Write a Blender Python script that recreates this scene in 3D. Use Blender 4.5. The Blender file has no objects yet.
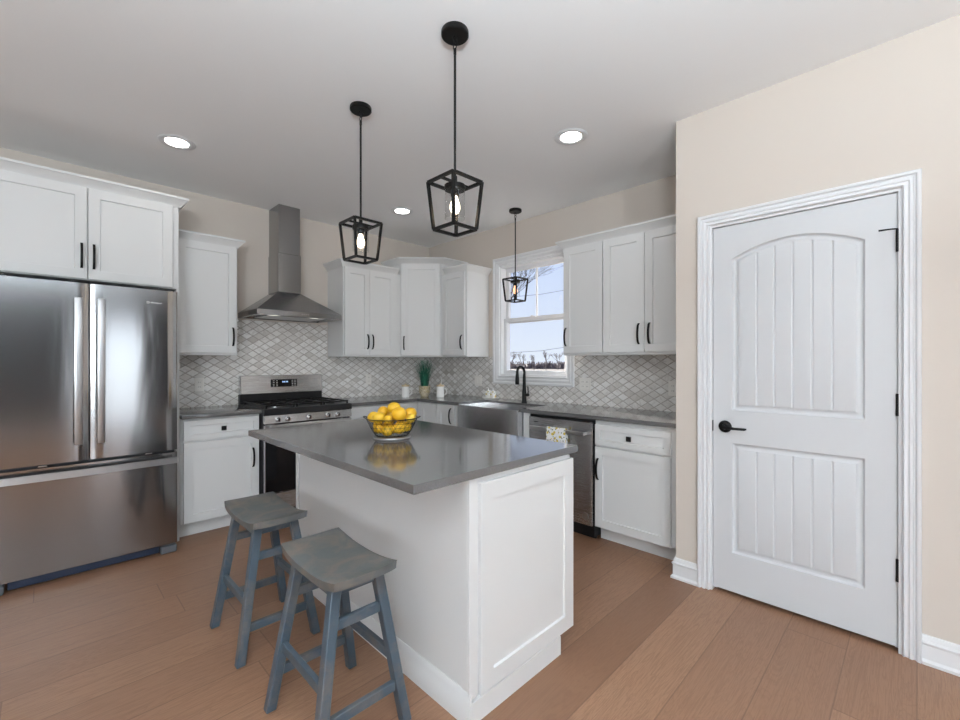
import bpy, bmesh, math, random
from mathutils import Vector, Matrix
from math import radians as R, sin, cos, pi, sqrt

C = bpy.context.scene
COL = C.collection

# ------------------------------------------------------------------ camera
cam_d = bpy.data.cameras.new('camera'); cam = bpy.data.objects.new('camera', cam_d); COL.objects.link(cam)
cam_d.sensor_width = 36.0; cam_d.lens = 36.0 * 437 / 960; cam_d.shift_y = 2.0 / 960
cam.location = (0, 0, 1.30); cam.rotation_euler = (R(90), 0, R(-45)); cam_d.clip_start = 0.05; cam_d.clip_end = 600
C.camera = cam

# ------------------------------------------------------------------ world, lights, exposure
w = bpy.data.worlds.new('world'); C.world = w; w.use_nodes = True
wn = w.node_tree.nodes; wl = w.node_tree.links
# clear winter sky: pale at the horizon, bluer above
tcw = wn.new('ShaderNodeTexCoord'); spw = wn.new('ShaderNodeSeparateXYZ'); wl.new(tcw.outputs['Generated'], spw.inputs[0])
rpw = wn.new('ShaderNodeValToRGB'); wl.new(spw.outputs[2], rpw.inputs[0]); el = rpw.color_ramp.elements
el[0].position = 0.0; el[0].color = (.80, .88, 1.0, 1); el[1].position = .6; el[1].color = (.34, .52, 1.0, 1)
bgn = wn['Background']; wl.new(rpw.outputs[0], bgn.inputs[0]); bgn.inputs[1].default_value = 1.1

def sun(name, d, strength, col, ang):
    L = bpy.data.lights.new(name, 'SUN'); L.energy = strength; L.color = col; L.angle = R(ang)
    o = bpy.data.objects.new(name, L); COL.objects.link(o)
    o.rotation_euler = Vector(d).to_track_quat('-Z', 'Y').to_euler(); o.location = (6, 8, 6); return o
sun('sun', (-0.42, -1.0, -0.37), 26.0, (1, .96, .9), 0.6)

def area(name, loc, d, sx, sy, power, col=(1, 1, 1)):
    L = bpy.data.lights.new(name, 'AREA'); L.shape = 'RECTANGLE'; L.size = sx; L.size_y = sy; L.energy = power; L.color = col
    o = bpy.data.objects.new(name, L); COL.objects.link(o); o.location = loc
    o.rotation_euler = Vector(d).to_track_quat('-Z', 'Y').to_euler(); return o
# patio door daylight, plus added lamps at unseen windows tilted up to brighten ceiling
area('daylight_patio_door', (1.05, -4.14, 1.1), (0, 1, .1), 0.85, 2.0, 16, (.84, .93, 1))
area('rear_window_fill', (-2.62, -4.05, 1.45), (.2, 1, 1.0), 1.0, 1.2, 195, (.84, .93, 1))
area('side_window_fill', (-3.05, -1.4, 1.45), (1, 0, 1.2), 1.6, 1.2, 30, (.86, .94, 1))
area('side_window_far_fill', (-3.05, 1.8, 1.45), (1, 0, 1.5), 1.6, 1.2, 12, (.86, .94, 1))
# added lamp behind the camera brightening the ceiling, standing in for a bounced flash
area('ceiling_fill', (-.35, -.55, 1.80), (0, 0, 1), 0.6, 0.6, 215, (.78, .91, 1))
vs = C.view_settings
C.display_settings.display_device = 'sRGB'
vs.view_transform = 'Standard'; vs.look = 'None'; vs.gamma = 1.0; vs.use_curve_mapping = False
vs.exposure = -0.14

# ------------------------------------------------------------------ materials
def lin(c):
    c = c / 255.0
    return c / 12.92 if c <= .04045 else ((c + .055) / 1.055) ** 2.4
def rgb(r, g, b): return (lin(r), lin(g), lin(b), 1)

def pmat(name, col, rough=.5, metal=0.0, **kw):
    m = bpy.data.materials.new(name); m.use_nodes = True
    b = m.node_tree.nodes['Principled BSDF']
    b.inputs['Base Color'].default_value = col; b.inputs['Roughness'].default_value = rough; b.inputs['Metallic'].default_value = metal
    for k, v in kw.items(): b.inputs[k.replace('_', ' ')].default_value = v
    return m, m.node_tree.nodes, m.node_tree.links, b

def nd(ns, t, **kw):
    n = ns.new(t)
    for k, v in kw.items(): setattr(n, k, v)
    return n
def math_(ns, ls, op, a, b=None, c=None):
    n = ns.new('ShaderNodeMath'); n.operation = op
    for i, v in enumerate((a, b, c)):
        if v is None: continue
        if isinstance(v, (int, float)): n.inputs[i].default_value = v
        else: ls.new(v, n.inputs[i])
    return n.outputs[0]
def ramp(ns, ls, fac, stops):
    n = ns.new('ShaderNodeValToRGB'); ls.new(fac, n.inputs[0]); e = n.color_ramp.elements
    while len(e) < len(stops): e.new(.5)
    for i, (p, c) in enumerate(stops): e[i].position = p; e[i].color = c
    return n.outputs[0]
def noise(ns, ls, vec, scale, detail=3, rough=.5, dist=0):
    n = ns.new('ShaderNodeTexNoise'); n.inputs['Scale'].default_value = scale; n.inputs['Detail'].default_value = detail
    n.inputs['Roughness'].default_value = rough; n.inputs['Distortion'].default_value = dist
    if vec is not None: ls.new(vec, n.inputs['Vector'])
    return n.outputs['Fac']
def mapped(ns, ls, scale=(1, 1, 1), rot=(0, 0, 0), out='Object'):
    t = ns.new('ShaderNodeTexCoord'); m = ns.new('ShaderNodeMapping'); ls.new(t.outputs[out], m.inputs[0])
    m.inputs['Scale'].default_value = scale; m.inputs['Rotation'].default_value = rot
    return m.outputs[0]
def mix(ns, ls, fac, a, b, bt='MIX'):
    n = ns.new('ShaderNodeMix'); n.data_type = 'RGBA'; n.blend_type = bt
    for i, v in ((0, fac), (6, a), (7, b)):
        if isinstance(v, (int, float)): n.inputs[i].default_value = v
        elif isinstance(v, tuple): n.inputs[i].default_value = v
        else: ls.new(v, n.inputs[i])
    return n.outputs[2]
def bump(ns, ls, h, b, strength=.2, dist=.01):
    n = ns.new('ShaderNodeBump'); n.inputs['Strength'].default_value = strength; n.inputs['Distance'].default_value = dist
    ls.new(h, n.inputs['Height']); ls.new(n.outputs[0], b.inputs['Normal'])

M = {}
def wallmat(name, col, rough=.85):
    m, ns, ls, b = pmat(name, col, rough)
    v = mapped(ns, ls); h = noise(ns, ls, v, 220, 2); bump(ns, ls, h, b, .06, .003)
    b.inputs['Specular IOR Level'].default_value = .25
    return m
M['wall'] = wallmat('beige_wall_paint', rgb(211, 201, 191))
M['wall_dark'] = wallmat('reflection_dark_wall', rgb(74, 74, 76))  # unseen rear wall made dark for the refrigerator's reflections
M['ceiling'] = wallmat('ceiling_paint', rgb(248, 248, 248))
M['trim'] = pmat('trim_paint', rgb(230, 230, 231), .38)[0]
m, ns, ls, b = pmat('cabinet_paint', rgb(222, 222, 221), .38); M['cab'] = m
M['door'] = pmat('door_paint', rgb(212, 213, 215), .42)[0]
M['black'] = pmat('black_metal', rgb(26, 25, 25), .42, .6)[0]
M['blackplastic'] = pmat('black_plastic', rgb(20, 20, 22), .35)[0]
M['blackglass'] = pmat('black_glass', rgb(10, 12, 16), .06)[0]
M['dark'] = pmat('dark_shadow_gap', rgb(18, 18, 20), .8)[0]
M['plate'] = pmat('outlet_plate', rgb(238, 234, 228), .4)[0]
M['ceramic'] = pmat('white_ceramic', rgb(250, 249, 246), .2)[0]
M['lidwood'] = pmat('pale_wood_lid', rgb(205, 185, 150), .5)[0]
M['copper'] = pmat('dark_blue_kick', rgb(32, 44, 66), .5)[0]
M['chrome'] = pmat('chrome', (.75, .75, .76, 1), .12, 1)[0]
M['cable'] = pmat('power_cable', rgb(70, 72, 80), .7)[0]

# stainless steel, brushed horizontally so that reflections smear vertically
def steel(name, base, rough, wav=0.0, aniso=.75):
    m, ns, ls, b = pmat(name, (base, base, base * 1.01, 1), rough, 1.0)
    b.inputs['Anisotropic'].default_value = aniso; b.inputs['Anisotropic Rotation'].default_value = .25
    t = ns.new('ShaderNodeTangent'); t.direction_type = 'RADIAL'; t.axis = 'Z'; ls.new(t.outputs[0], b.inputs['Tangent'])
    v = mapped(ns, ls, (1.2, 1.2, 260)); n1 = noise(ns, ls, v, 6, 3)
    rr = ns.new('ShaderNodeMapRange'); ls.new(n1, rr.inputs[0]); rr.inputs[3].default_value = rough * .85; rr.inputs[4].default_value = rough * 1.2
    ls.new(rr.outputs[0], b.inputs['Roughness'])
    if wav:
        v2 = mapped(ns, ls, (3.2, 3.2, .55)); n2 = noise(ns, ls, v2, 2.2, 2, .5, .4); bump(ns, ls, n2, b, wav, .02)
    return m
M['steel'] = steel('brushed_steel', .36, .13, .05)
M['steel_plain'] = steel('brushed_steel_plain', .35, .24, 0)
M['steel_sink'] = steel('apron_steel', .60, .24, 0, .6)
M['steel_range'] = steel('range_steel', .58, .26, 0)
M['steel_handle'] = steel('satin_steel_handle', .50, .3, 0, .3)

# counter quartz
def quartz(name, c1, c2, rough):
    m, ns, ls, b = pmat(name, c1, rough); b.inputs['Specular IOR Level'].default_value = 1.0
    v = mapped(ns, ls); n = noise(ns, ls, v, 240, 2, .7); n3 = noise(ns, ls, v, 5, 2)
    c = ramp(ns, ls, n, [(.4, c1), (.62, c2)]); c = mix(ns, ls, math_(ns, ls, 'MULTIPLY', n3, .25), c, c2)
    ls.new(c, b.inputs['Base Color']); return m
M['quartz'] = quartz('grey_quartz', rgb(86, 84, 84), rgb(100, 98, 97), .10)

# oak floor: planks along X
m, ns, ls, b = pmat('oak_floor', rgb(150, 112, 86), .42); M['floor'] = m
tc = ns.new('ShaderNodeTexCoord'); sep = ns.new('ShaderNodeSeparateXYZ'); ls.new(tc.outputs['Object'], sep.inputs[0])
X_, Y_ = sep.outputs[0], sep.outputs[1]
PW, PL = .225, 2.8
row = math_(ns, ls, 'FLOOR', math_(ns, ls, 'DIVIDE', Y_, PW))
wn_ = ns.new('ShaderNodeTexWhiteNoise'); wn_.noise_dimensions = '1D'; ls.new(row, wn_.inputs['W'])
xo = math_(ns, ls, 'ADD', math_(ns, ls, 'DIVIDE', X_, PL), math_(ns, ls, 'MULTIPLY', wn_.outputs['Value'], 7.3))
colm = math_(ns, ls, 'FLOOR', xo)
cb = ns.new('ShaderNodeCombineXYZ'); ls.new(row, cb.inputs[0]); ls.new(colm, cb.inputs[1])
wn2 = ns.new('ShaderNodeTexWhiteNoise'); wn2.noise_dimensions = '3D'; ls.new(cb.outputs[0], wn2.inputs['Vector'])
pid = wn2.outputs['Value']
cv = ns.new('ShaderNodeCombineXYZ')
ls.new(math_(ns, ls, 'MULTIPLY', X_, 1.0), cv.inputs[0]); ls.new(math_(ns, ls, 'MULTIPLY', Y_, 9.0), cv.inputs[1]); ls.new(math_(ns, ls, 'MULTIPLY', pid, 37.0), cv.inputs[2])
g1 = noise(ns, ls, cv.outputs[0], 1.5, 4, .6, 1.1)
rings = math_(ns, ls, 'FRACT', math_(ns, ls, 'MULTIPLY', g1, 11.0))
rings = math_(ns, ls, 'ABSOLUTE', math_(ns, ls, 'SUBTRACT', rings, .5))
cv2 = ns.new('ShaderNodeCombineXYZ')
ls.new(math_(ns, ls, 'MULTIPLY', X_, 3.0), cv2.inputs[0]); ls.new(math_(ns, ls, 'MULTIPLY', Y_, 130.0), cv2.inputs[1]); ls.new(pid, cv2.inputs[2])
g2 = noise(ns, ls, cv2.outputs[0], 2.0, 3, .6)
base = ramp(ns, ls, pid, [(0, rgb(130, 95, 72)), (.35, rgb(148, 111, 86)), (.7, rgb(140, 104, 80)), (1, rgb(155, 118, 92))])
c = mix(ns, ls, math_(ns, ls, 'MULTIPLY', math_(ns, ls, 'POWER', math_(ns, ls, 'MULTIPLY', rings, 2.0), 2.5), .34), base, rgb(112, 76, 54))
c = mix(ns, ls, math_(ns, ls, 'MULTIPLY', math_(ns, ls, 'GREATER_THAN', g2, .54), .34), c, rgb(118, 84, 62))
fy = math_(ns, ls, 'FRACT', math_(ns, ls, 'DIVIDE', Y_, PW)); fx = math_(ns, ls, 'FRACT', xo)
ey = math_(ns, ls, 'LESS_THAN', math_(ns, ls, 'MINIMUM', fy, math_(ns, ls, 'SUBTRACT', 1.0, fy)), .010)
ex = math_(ns, ls, 'LESS_THAN', math_(ns, ls, 'MINIMUM', fx, math_(ns, ls, 'SUBTRACT', 1.0, fx)), .0009)
e = math_(ns, ls, 'MAXIMUM', ey, ex)
c = mix(ns, ls, math_(ns, ls, 'MULTIPLY', e, .45), c, rgb(84, 58, 42))
ls.new(c, b.inputs['Base Color'])
bump(ns, ls, math_(ns, ls, 'SUBTRACT', math_(ns, ls, 'MULTIPLY', g2, .3), e), b, .12, .002)

# marble rhombus mosaic
def tilemat(name, axis):
    m, ns, ls, b = pmat(name, (.8, .8, .8, 1), .28)
    tc = ns.new('ShaderNodeTexCoord'); sep = ns.new('ShaderNodeSeparateXYZ'); ls.new(tc.outputs['Object'], sep.inputs[0])
    s = sep.outputs[0] if axis == 'x' else sep.outputs[1]; z = sep.outputs[2]
    a = math_(ns, ls, 'DIVIDE', s, .106); q = math_(ns, ls, 'DIVIDE', z, .067)
    # wavy sides give the woven look of the rhombs
    wob = math_(ns, ls, 'MULTIPLY', math_(ns, ls, 'SINE', math_(ns, ls, 'MULTIPLY', a, 2 * pi)), .0)
    p = math_(ns, ls, 'ADD', math_(ns, ls, 'ADD', a, q), wob); r = math_(ns, ls, 'SUBTRACT', math_(ns, ls, 'SUBTRACT', a, q), wob)
    fp = math_(ns, ls, 'FRACT', p); fr = math_(ns, ls, 'FRACT', r)
    ip = math_(ns, ls, 'FLOOR', p); ir = math_(ns, ls, 'FLOOR', r)
    cb = ns.new('ShaderNodeCombineXYZ'); ls.new(ip, cb.inputs[0]); ls.new(ir, cb.inputs[1])
    wn = ns.new('ShaderNodeTexWhiteNoise'); wn.noise_dimensions = '3D'; ls.new(cb.outputs[0], wn.inputs['Vector'])
    dp = math_(ns, ls, 'MINIMUM', fp, math_(ns, ls, 'SUBTRACT', 1.0, fp)); dr = math_(ns, ls, 'MINIMUM', fr, math_(ns, ls, 'SUBTRACT', 1.0, fr))
    d = math_(ns, ls, 'MINIMUM', dp, dr)
    off = ns.new('ShaderNodeVectorMath'); off.operation = 'MULTIPLY_ADD'
    ls.new(wn.outputs['Color'], off.inputs[0]); off.inputs[1].default_value = (9, 9, 9); ls.new(tc.outputs['Object'], off.inputs[2])
    vein = noise(ns, ls, off.outputs[0], 14, 4, .6, 1.0)
    t = ramp(ns, ls, wn.outputs['Value'], [(0, rgb(212, 207, 201)), (.5, rgb(236, 233, 229)), (.94, rgb(242, 240, 237)), (1, rgb(180, 172, 162))])
    t = mix(ns, ls, ramp(ns, ls, vein, [(.5, (0, 0, 0, 1)), (.62, (.32, .32, .32, 1)), (.7, (0, 0, 0, 1))]), t, rgb(170, 162, 154))
    nn = noise(ns, ls, tc.outputs['Object'], 38, 2); d = math_(ns, ls, 'ADD', d, math_(ns, ls, 'MULTIPLY', math_(ns, ls, 'SUBTRACT', nn, .5), .09))
    gr = ramp(ns, ls, d, [(.03, (1, 1, 1, 1)), (.075, (0, 0, 0, 1))])
    c = mix(ns, ls, gr, t, rgb(178, 170, 162))
    ls.new(c, b.inputs['Base Color'])
    h = ramp(ns, ls, d, [(.02, (0, 0, 0, 1)), (.16, (1, 1, 1, 1))]); bump(ns, ls, h, b, .6, .003)
    return m
M['tile_x'] = tilemat('marble_mosaic_range_wall', 'x'); M['tile_y'] = tilemat('marble_mosaic_window_wall', 'y')

# distressed stool paint
def stoolmat(name, paint, wear, a, bb):
    m, ns, ls, b = pmat(name, paint, .42)
    v = mapped(ns, ls); n = noise(ns, ls, v, 9, 5, .65, .6); v2 = mapped(ns, ls, (1, 1, .25)); n2 = noise(ns, ls, v2, 40, 3)
    f = ramp(ns, ls, n, [(a, (0, 0, 0, 1)), (bb, (1, 1, 1, 1))])
    c = mix(ns, ls, f, paint, wear); c = mix(ns, ls, math_(ns, ls, 'MULTIPLY', n2, .3), c, rgb(50, 58, 66))
    ls.new(c, b.inputs['Base Color']); bump(ns, ls, n2, b, .1, .002); return m
M['stool_leg'] = stoolmat('blue_grey_distressed_paint', rgb(70, 84, 95), rgb(108, 102, 97), .47, .72)
M['stool_seat'] = stoolmat('worn_grey_seat_paint', rgb(95, 97, 96), rgb(138, 120, 104), .44, .8)

# glass: thin panes let light straight through and mirror a little
def thin_glass(name, tint=(1, 1, 1, 1), refl=1.0):
    m = bpy.data.materials.new(name); m.use_nodes = True; ns = m.node_tree.nodes; ls = m.node_tree.links
    ns.remove(ns['Principled BSDF']); t = ns.new('ShaderNodeBsdfTransparent'); t.inputs[0].default_value = tint
    g = ns.new('ShaderNodeBsdfGlossy'); g.inputs['Roughness'].default_value = .02
    f = ns.new('ShaderNodeFresnel'); f.inputs[0].default_value = 1.35; mx = ns.new('ShaderNodeMixShader')
    gm = ns.new('ShaderNodeNewGeometry'); fr_ = math_(ns, ls, 'MULTIPLY', f.outputs[0], math_(ns, ls, 'SUBTRACT', 1.0, gm.outputs['Backfacing'])); ls.new(math_(ns, ls, 'MINIMUM', math_(ns, ls, 'MULTIPLY', fr_, refl), .5), mx.inputs[0]); ls.new(t.outputs[0], mx.inputs[1]); ls.new(g.outputs[0], mx.inputs[2])
    ls.new(mx.outputs[0], ns['Material Output'].inputs[0]); return m
M['glass'] = thin_glass('window_glass'); M['shade'] = thin_glass('clear_glass_shade', (.96, .96, .96, 1), 1.0)

def emis(name, col, s):
    m = bpy.data.materials.new(name); m.use_nodes = True; b = m.node_tree.nodes['Principled BSDF']
    b.inputs['Base Color'].default_value = (.8, .8, .8, 1); b.inputs['Emission Color'].default_value = col; b.inputs['Emission Strength'].default_value = s; return m
M['led'] = emis('led_lens', (1, .97, .93, 1), 24.0)
M['hoodled'] = emis('hood_lamp_lens', (1, .95, .86, 1), 6.0)
M['filament'] = emis('warm_bulb', (1, .80, .55, 1), 10.0)
M['amber'] = emis('amber_bulb', (1, .45, .16, 1), 2.2)
M['display'] = emis('oven_clock_digits', (.25, .5, 1, 1), 1.2)

m, ns, ls, b = pmat('lemon_peel', rgb(232, 178, 30), .42); M['lemon'] = m
oi = ns.new('ShaderNodeObjectInfo'); c = ramp(ns, ls, oi.outputs['Random'], [(0, rgb(226, 170, 30)), (.5, rgb(238, 186, 38)), (1, rgb(214, 176, 52))])
v = mapped(ns, ls); n = noise(ns, ls, v, 18, 3); c = mix(ns, ls, math_(ns, ls, 'MULTIPLY', n, .3), c, rgb(196, 150, 30))
ls.new(c, b.inputs['Base Color']); bump(ns, ls, noise(ns, ls, v, 260, 2), b, .25, .002)

def printmat(name, base, scale, thr=.30):
    m, ns, ls, b = pmat(name, base, .5)
    v = mapped(ns, ls); vo = ns.new('ShaderNodeTexVoronoi'); vo.inputs['Scale'].default_value = scale; ls.new(v, vo.inputs['Vector'])
    vo2 = ns.new('ShaderNodeTexVoronoi'); vo2.inputs['Scale'].default_value = scale * 1.7; ls.new(v, vo2.inputs['Vector'])
    f1 = math_(ns, ls, 'LESS_THAN', vo.outputs['Distance'], thr + .04); f2 = math_(ns, ls, 'LESS_THAN', vo2.outputs['Distance'], thr)
    c = mix(ns, ls, f2, base, rgb(86, 96, 60)); c = mix(ns, ls, f1, c, rgb(222, 196, 60)); ls.new(c, b.inputs['Base Color']); return m
M['towel'] = printmat('lemon_print_cotton', rgb(248, 248, 248), 32)
M['lemonprint'] = printmat('lemon_print_ceramic', rgb(248, 246, 240), 30, .24)
m, ns, ls, b = pmat('planter_glaze', rgb(214, 204, 180), .35); M['planter'] = m
v = mapped(ns, ls); n = noise(ns, ls, v, 60, 2, .5, 1.5); ls.new(ramp(ns, ls, n, [(.46, rgb(222, 212, 190)), (.5, rgb(84, 84, 70)), (.55, rgb(205, 186, 140))]), b.inputs['Base Color'])
m, ns, ls, b = pmat('grass_blades', rgb(18, 92, 72), .5); M['grass'] = m
v = mapped(ns, ls, (1, 1, .1)); ls.new(ramp(ns, ls, noise(ns, ls, v, 120, 2), [(.35, rgb(10, 62, 50)), (.65, rgb(46, 128, 98))]), b.inputs['Base Color'])
m, ns, ls, b = pmat('winter_field', rgb(150, 128, 108), .95); M['field'] = m
ls.new(ramp(ns, ls, noise(ns, ls, mapped(ns, ls), .12, 5), [(.35, rgb(64, 53, 46)), (.65, rgb(84, 72, 60))]), b.inputs['Base Color'])
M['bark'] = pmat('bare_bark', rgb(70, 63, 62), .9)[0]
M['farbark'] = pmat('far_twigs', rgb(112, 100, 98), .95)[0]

# ------------------------------------------------------------------ mesh builder
class MB:
    def __init__(s): s.bm = bmesh.new()
    def box(s, x0, x1, y0, y1, z0, z1, bev=0.0, seg=1):
        t = bmesh.new(); bmesh.ops.create_cube(t, size=1)
        for v in t.verts: v.co = Vector(((x0 + x1) / 2 + v.co.x * (x1 - x0), (y0 + y1) / 2 + v.co.y * (y1 - y0), (z0 + z1) / 2 + v.co.z * (z1 - z0)))
        if bev: bmesh.ops.bevel(t, geom=list(t.edges), offset=bev, segments=seg, affect='EDGES', profile=.5)
        return s.merge(t)
    def merge(s, t, mat=None):
        if mat is not None: bmesh.ops.transform(t, matrix=mat, verts=t.verts)
        me = bpy.data.meshes.new('t'); t.to_mesh(me); t.free(); s.bm.from_mesh(me); bpy.data.meshes.remove(me); return s
    def hexa(s, p, bev=0.0):      # 4 bottom points then 4 top points, same winding
        t = bmesh.new(); v = [t.verts.new(q) for q in p]
        for f in ((3, 2, 1, 0), (4, 5, 6, 7), (0, 1, 5, 4), (1, 2, 6, 5), (2, 3, 7, 6), (3, 0, 4, 7)): t.faces.new([v[i] for i in f])
        bmesh.ops.recalc_face_normals(t, faces=t.faces)
        if bev: bmesh.ops.bevel(t, geom=list(t.edges), offset=bev, segments=1, affect='EDGES')
        return s.merge(t)
    def beam(s, a, b, wx, wy, bev=0.0, wx2=None, wy2=None):   # horizontal cross-section at both ends
        a = Vector(a); b = Vector(b); wx2 = wx2 or wx; wy2 = wy2 or wy
        q = lambda c, x, y: [c + Vector((i * x / 2, j * y / 2, 0)) for i, j in ((-1, -1), (1, -1), (1, 1), (-1, 1))]
        return s.hexa(q(a, wx, wy) + q(b, wx2, wy2), bev)
    def bar(s, a, b, w_, h_, bev=0.0):      # bar along a horizontal-ish direction, h_ vertical
        a = Vector(a); b = Vector(b); d = (b - a).normalized(); up = Vector((0, 0, 1))
        if abs(d.z) > .95: up = Vector((1, 0, 0))
        sd = d.cross(up).normalized(); u2 = sd.cross(d).normalized()
        q = lambda c: [c + sd * i * w_ / 2 + u2 * j * h_ / 2 for i, j in ((-1, -1), (1, -1), (1, 1), (-1, 1))]
        return s.hexa(q(a) + q(b), bev)
    def tube(s, pts, r, n=10, closed=False, caps=True):
        pts = [Vector(p) for p in pts]; N = len(pts); rr = r if isinstance(r, (list, tuple)) else [r] * N; t = bmesh.new(); rings = []
        ref = None
        for i, p in enumerate(pts):
            if closed: d = pts[(i + 1) % N] - pts[i - 1]
            else: d = pts[min(i + 1, N - 1)] - pts[max(i - 1, 0)]
            d.normalize()
            if ref is None: ref = Vector((0, 0, 1)) if abs(d.z) < .9 else Vector((1, 0, 0))
            sd = d.cross(ref); 
            if sd.length < 1e-5: sd = d.cross(Vector((1, .3, .1)))
            sd.normalize(); up = sd.cross(d).normalized(); ref = up
            rings.append([t.verts.new(p + (sd * cos(2 * pi * k / n) + up * sin(2 * pi * k / n)) * rr[i]) for k in range(n)])
        for i in range(N if closed else N - 1):
            A, B = rings[i], rings[(i + 1) % N]
            for k in range(n): t.faces.new((A[k], A[(k + 1) % n], B[(k + 1) % n], B[k]))
        if caps and not closed: t.faces.new(rings[0][::-1]); t.faces.new(rings[-1])
        bmesh.ops.recalc_face_normals(t, faces=t.faces)
        return s.merge(t)
    def lathe(s, prof, c=(0, 0, 0), n=32, mat=None):
        t = bmesh.new(); rings = []
        for r, z in prof:
            if r < 1e-6: rings.append([t.verts.new((c[0], c[1], c[2] + z))])
            else: rings.append([t.verts.new((c[0] + r * cos(2 * pi * k / n), c[1] + r * sin(2 * pi * k / n), c[2] + z)) for k in range(n)])
        for A, B in zip(rings, rings[1:]):
            for k in range(n):
                k2 = (k + 1) % n
                if len(A) == 1 and len(B) == 1: continue
                if len(A) == 1: t.faces.new((A[0], B[k2], B[k]))
                elif len(B) == 1: t.faces.new((A[k], A[k2], B[0]))
                else: t.faces.new((A[k], A[k2], B[k2], B[k]))
        bmesh.ops.recalc_face_normals(t, faces=t.faces)
        return s.merge(t, mat)
    def prism(s, poly, f, a, b, bev=0):     # poly of 2D points, f(p, q, h) -> 3D
        t = bmesh.new(); A = [t.verts.new(f(p, q, a)) for p, q in poly]; B = [t.verts.new(f(p, q, b)) for p, q in poly]; n = len(poly)
        t.faces.new(A[::-1]); t.faces.new(B)
        for i in range(n): t.faces.new((A[i], A[(i + 1) % n], B[(i + 1) % n], B[i]))
        bmesh.ops.recalc_face_normals(t, faces=t.faces)
        if bev: bmesh.ops.bevel(t, geom=list(t.edges), offset=bev, segments=1, affect='EDGES')
        return s.merge(t)
    def sweep(s, path, prof, f, closed=False):   # path 2D, prof [(offset to the right, height)], mitred
        n = len(path); P = [Vector(p) for p in path]; rings = []; t = bmesh.new()
        for i in range(n):
            d1 = (P[i] - P[i - 1]).normalized() if (i > 0 or closed) else None
            d2 = (P[(i + 1) % n] - P[i]).normalized() if (i < n - 1 or closed) else None
            d1 = d1 or d2; d2 = d2 or d1
            n1 = Vector((d1.y, -d1.x)); n2 = Vector((d2.y, -d2.x)); mm = (n1 + n2); mm = mm / max(mm.dot(n1), 1e-6)
            rings.append([t.verts.new(f(P[i].x + mm.x * o, P[i].y + mm.y * o, h)) for o, h in prof])
        k = len(prof)
        for i in range(n if closed else n - 1):
            A, B = rings[i], rings[(i + 1) % n]
            for j in range(k): t.faces.new((A[j], A[(j + 1) % k], B[(j + 1) % k], B[j]))
        if not closed: t.faces.new(rings[0]); t.faces.new(rings[-1][::-1])
        bmesh.ops.recalc_face_normals(t, faces=t.faces)
        return s.merge(t)
    def shaker(s, x0, x1, z0, z1, d0, d1, rail=.058, rec=.011, bev=.0015):   # front at d0 (smaller y), back at d1
        t = bmesh.new(); a = rail; e = .0025
        o = [(x0, z0), (x1, z0), (x1, z1), (x0, z1)]
        ins = lambda k: [(x0 + k, z0 + k), (x1 - k, z0 + k), (x1 - k, z1 - k), (x0 + k, z1 - k)]
        V = lambda pts, y: [t.verts.new((p[0], y, p[1])) for p in pts]
        rings = [V(o, d1), V(o, d0 + bev), V(ins(bev), d0), V(ins(a), d0), V(ins(a + e), d0 + rec)]
        for A, B in zip(rings, rings[1:]):
            for i in range(4): t.faces.new((A[i], A[(i + 1) % 4], B[(i + 1) % 4], B[i]))
        t.faces.new(rings[-1]); t.faces.new(rings[0][::-1])
        bmesh.ops.recalc_face_normals(t, faces=t.faces)
        return s.merge(t)
    def pull(s, x, z0, z1, d, out=.026, w_=.013, t_=.008, horiz=False, n=10):   # arched bar pull on a front at y=d
        t = bmesh.new(); rings = []
        L = z1 - z0
        for i in range(n + 1):
            u = i / n; o = out * (sin(pi * u) ** .45 if 0 < u < 1 else 0)
            zc = z0 + L * u
            y0 = d - o; th = t_
            rings.append([(x - w_ / 2, y0 - th, zc), (x + w_ / 2, y0 - th, zc), (x + w_ / 2, y0, zc), (x - w_ / 2, y0, zc)])
        vs_ = [[t.verts.new(p if not horiz else (p[2], p[1], p[0])) for p in r_] for r_ in rings]
        for A, B in zip(vs_, vs_[1:]):
            for k in range(4): t.faces.new((A[k], A[(k + 1) % 4], B[(k + 1) % 4], B[k]))
        t.faces.new(vs_[0]); t.faces.new(vs_[-1][::-1])
        bmesh.ops.recalc_face_normals(t, faces=t.faces)
        return s.merge(t)

def obj(name, mb, mat, parent=None, smooth=35, label=None, off=None):
    bm = mb.bm if isinstance(mb, MB) else mb
    if off: bmesh.ops.translate(bm, vec=-Vector(off), verts=bm.verts)
    me = bpy.data.meshes.new(name); bm.to_mesh(me); bm.free()
    me.materials.append(M[mat] if isinstance(mat, str) else mat)
    if smooth:
        for p in me.polygons: p.use_smooth = True
        me.set_sharp_from_angle(angle=R(smooth))
    o = bpy.data.objects.new(name, me); COL.objects.link(o)
    if parent: o.parent = parent
    if label: o['label'] = label
    return o
def tag(o, label, cat, group=None):
    o['label'] = label; o['category'] = cat
    if group: o['group'] = group
    return o
def thing(name, label, cat, loc=(0, 0, 0), rz=0, group=None):
    o = bpy.data.objects.new(name, None); COL.objects.link(o); o.location = loc; o.rotation_euler = (0, 0, R(rz)); o.empty_display_size = .1
    return tag(o, label, cat, group)
def struct(name, mb, mat, parent=None, smooth=35):
    o = obj(name, mb, mat, parent, smooth)
    if parent is None: o['kind'] = 'structure'
    return o
def dup(root, loc, label, rz=None):
    r = root.copy(); COL.objects.link(r); r.location = loc; r['label'] = label
    if rz is not None: r.rotation_euler = (0, 0, R(rz))
    for ch in list(root.children):
        c_ = ch.copy(); COL.objects.link(c_); c_.parent = r
        for g in list(ch.children):
            d_ = g.copy(); COL.objects.link(d_); d_.parent = c_
    return r

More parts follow.
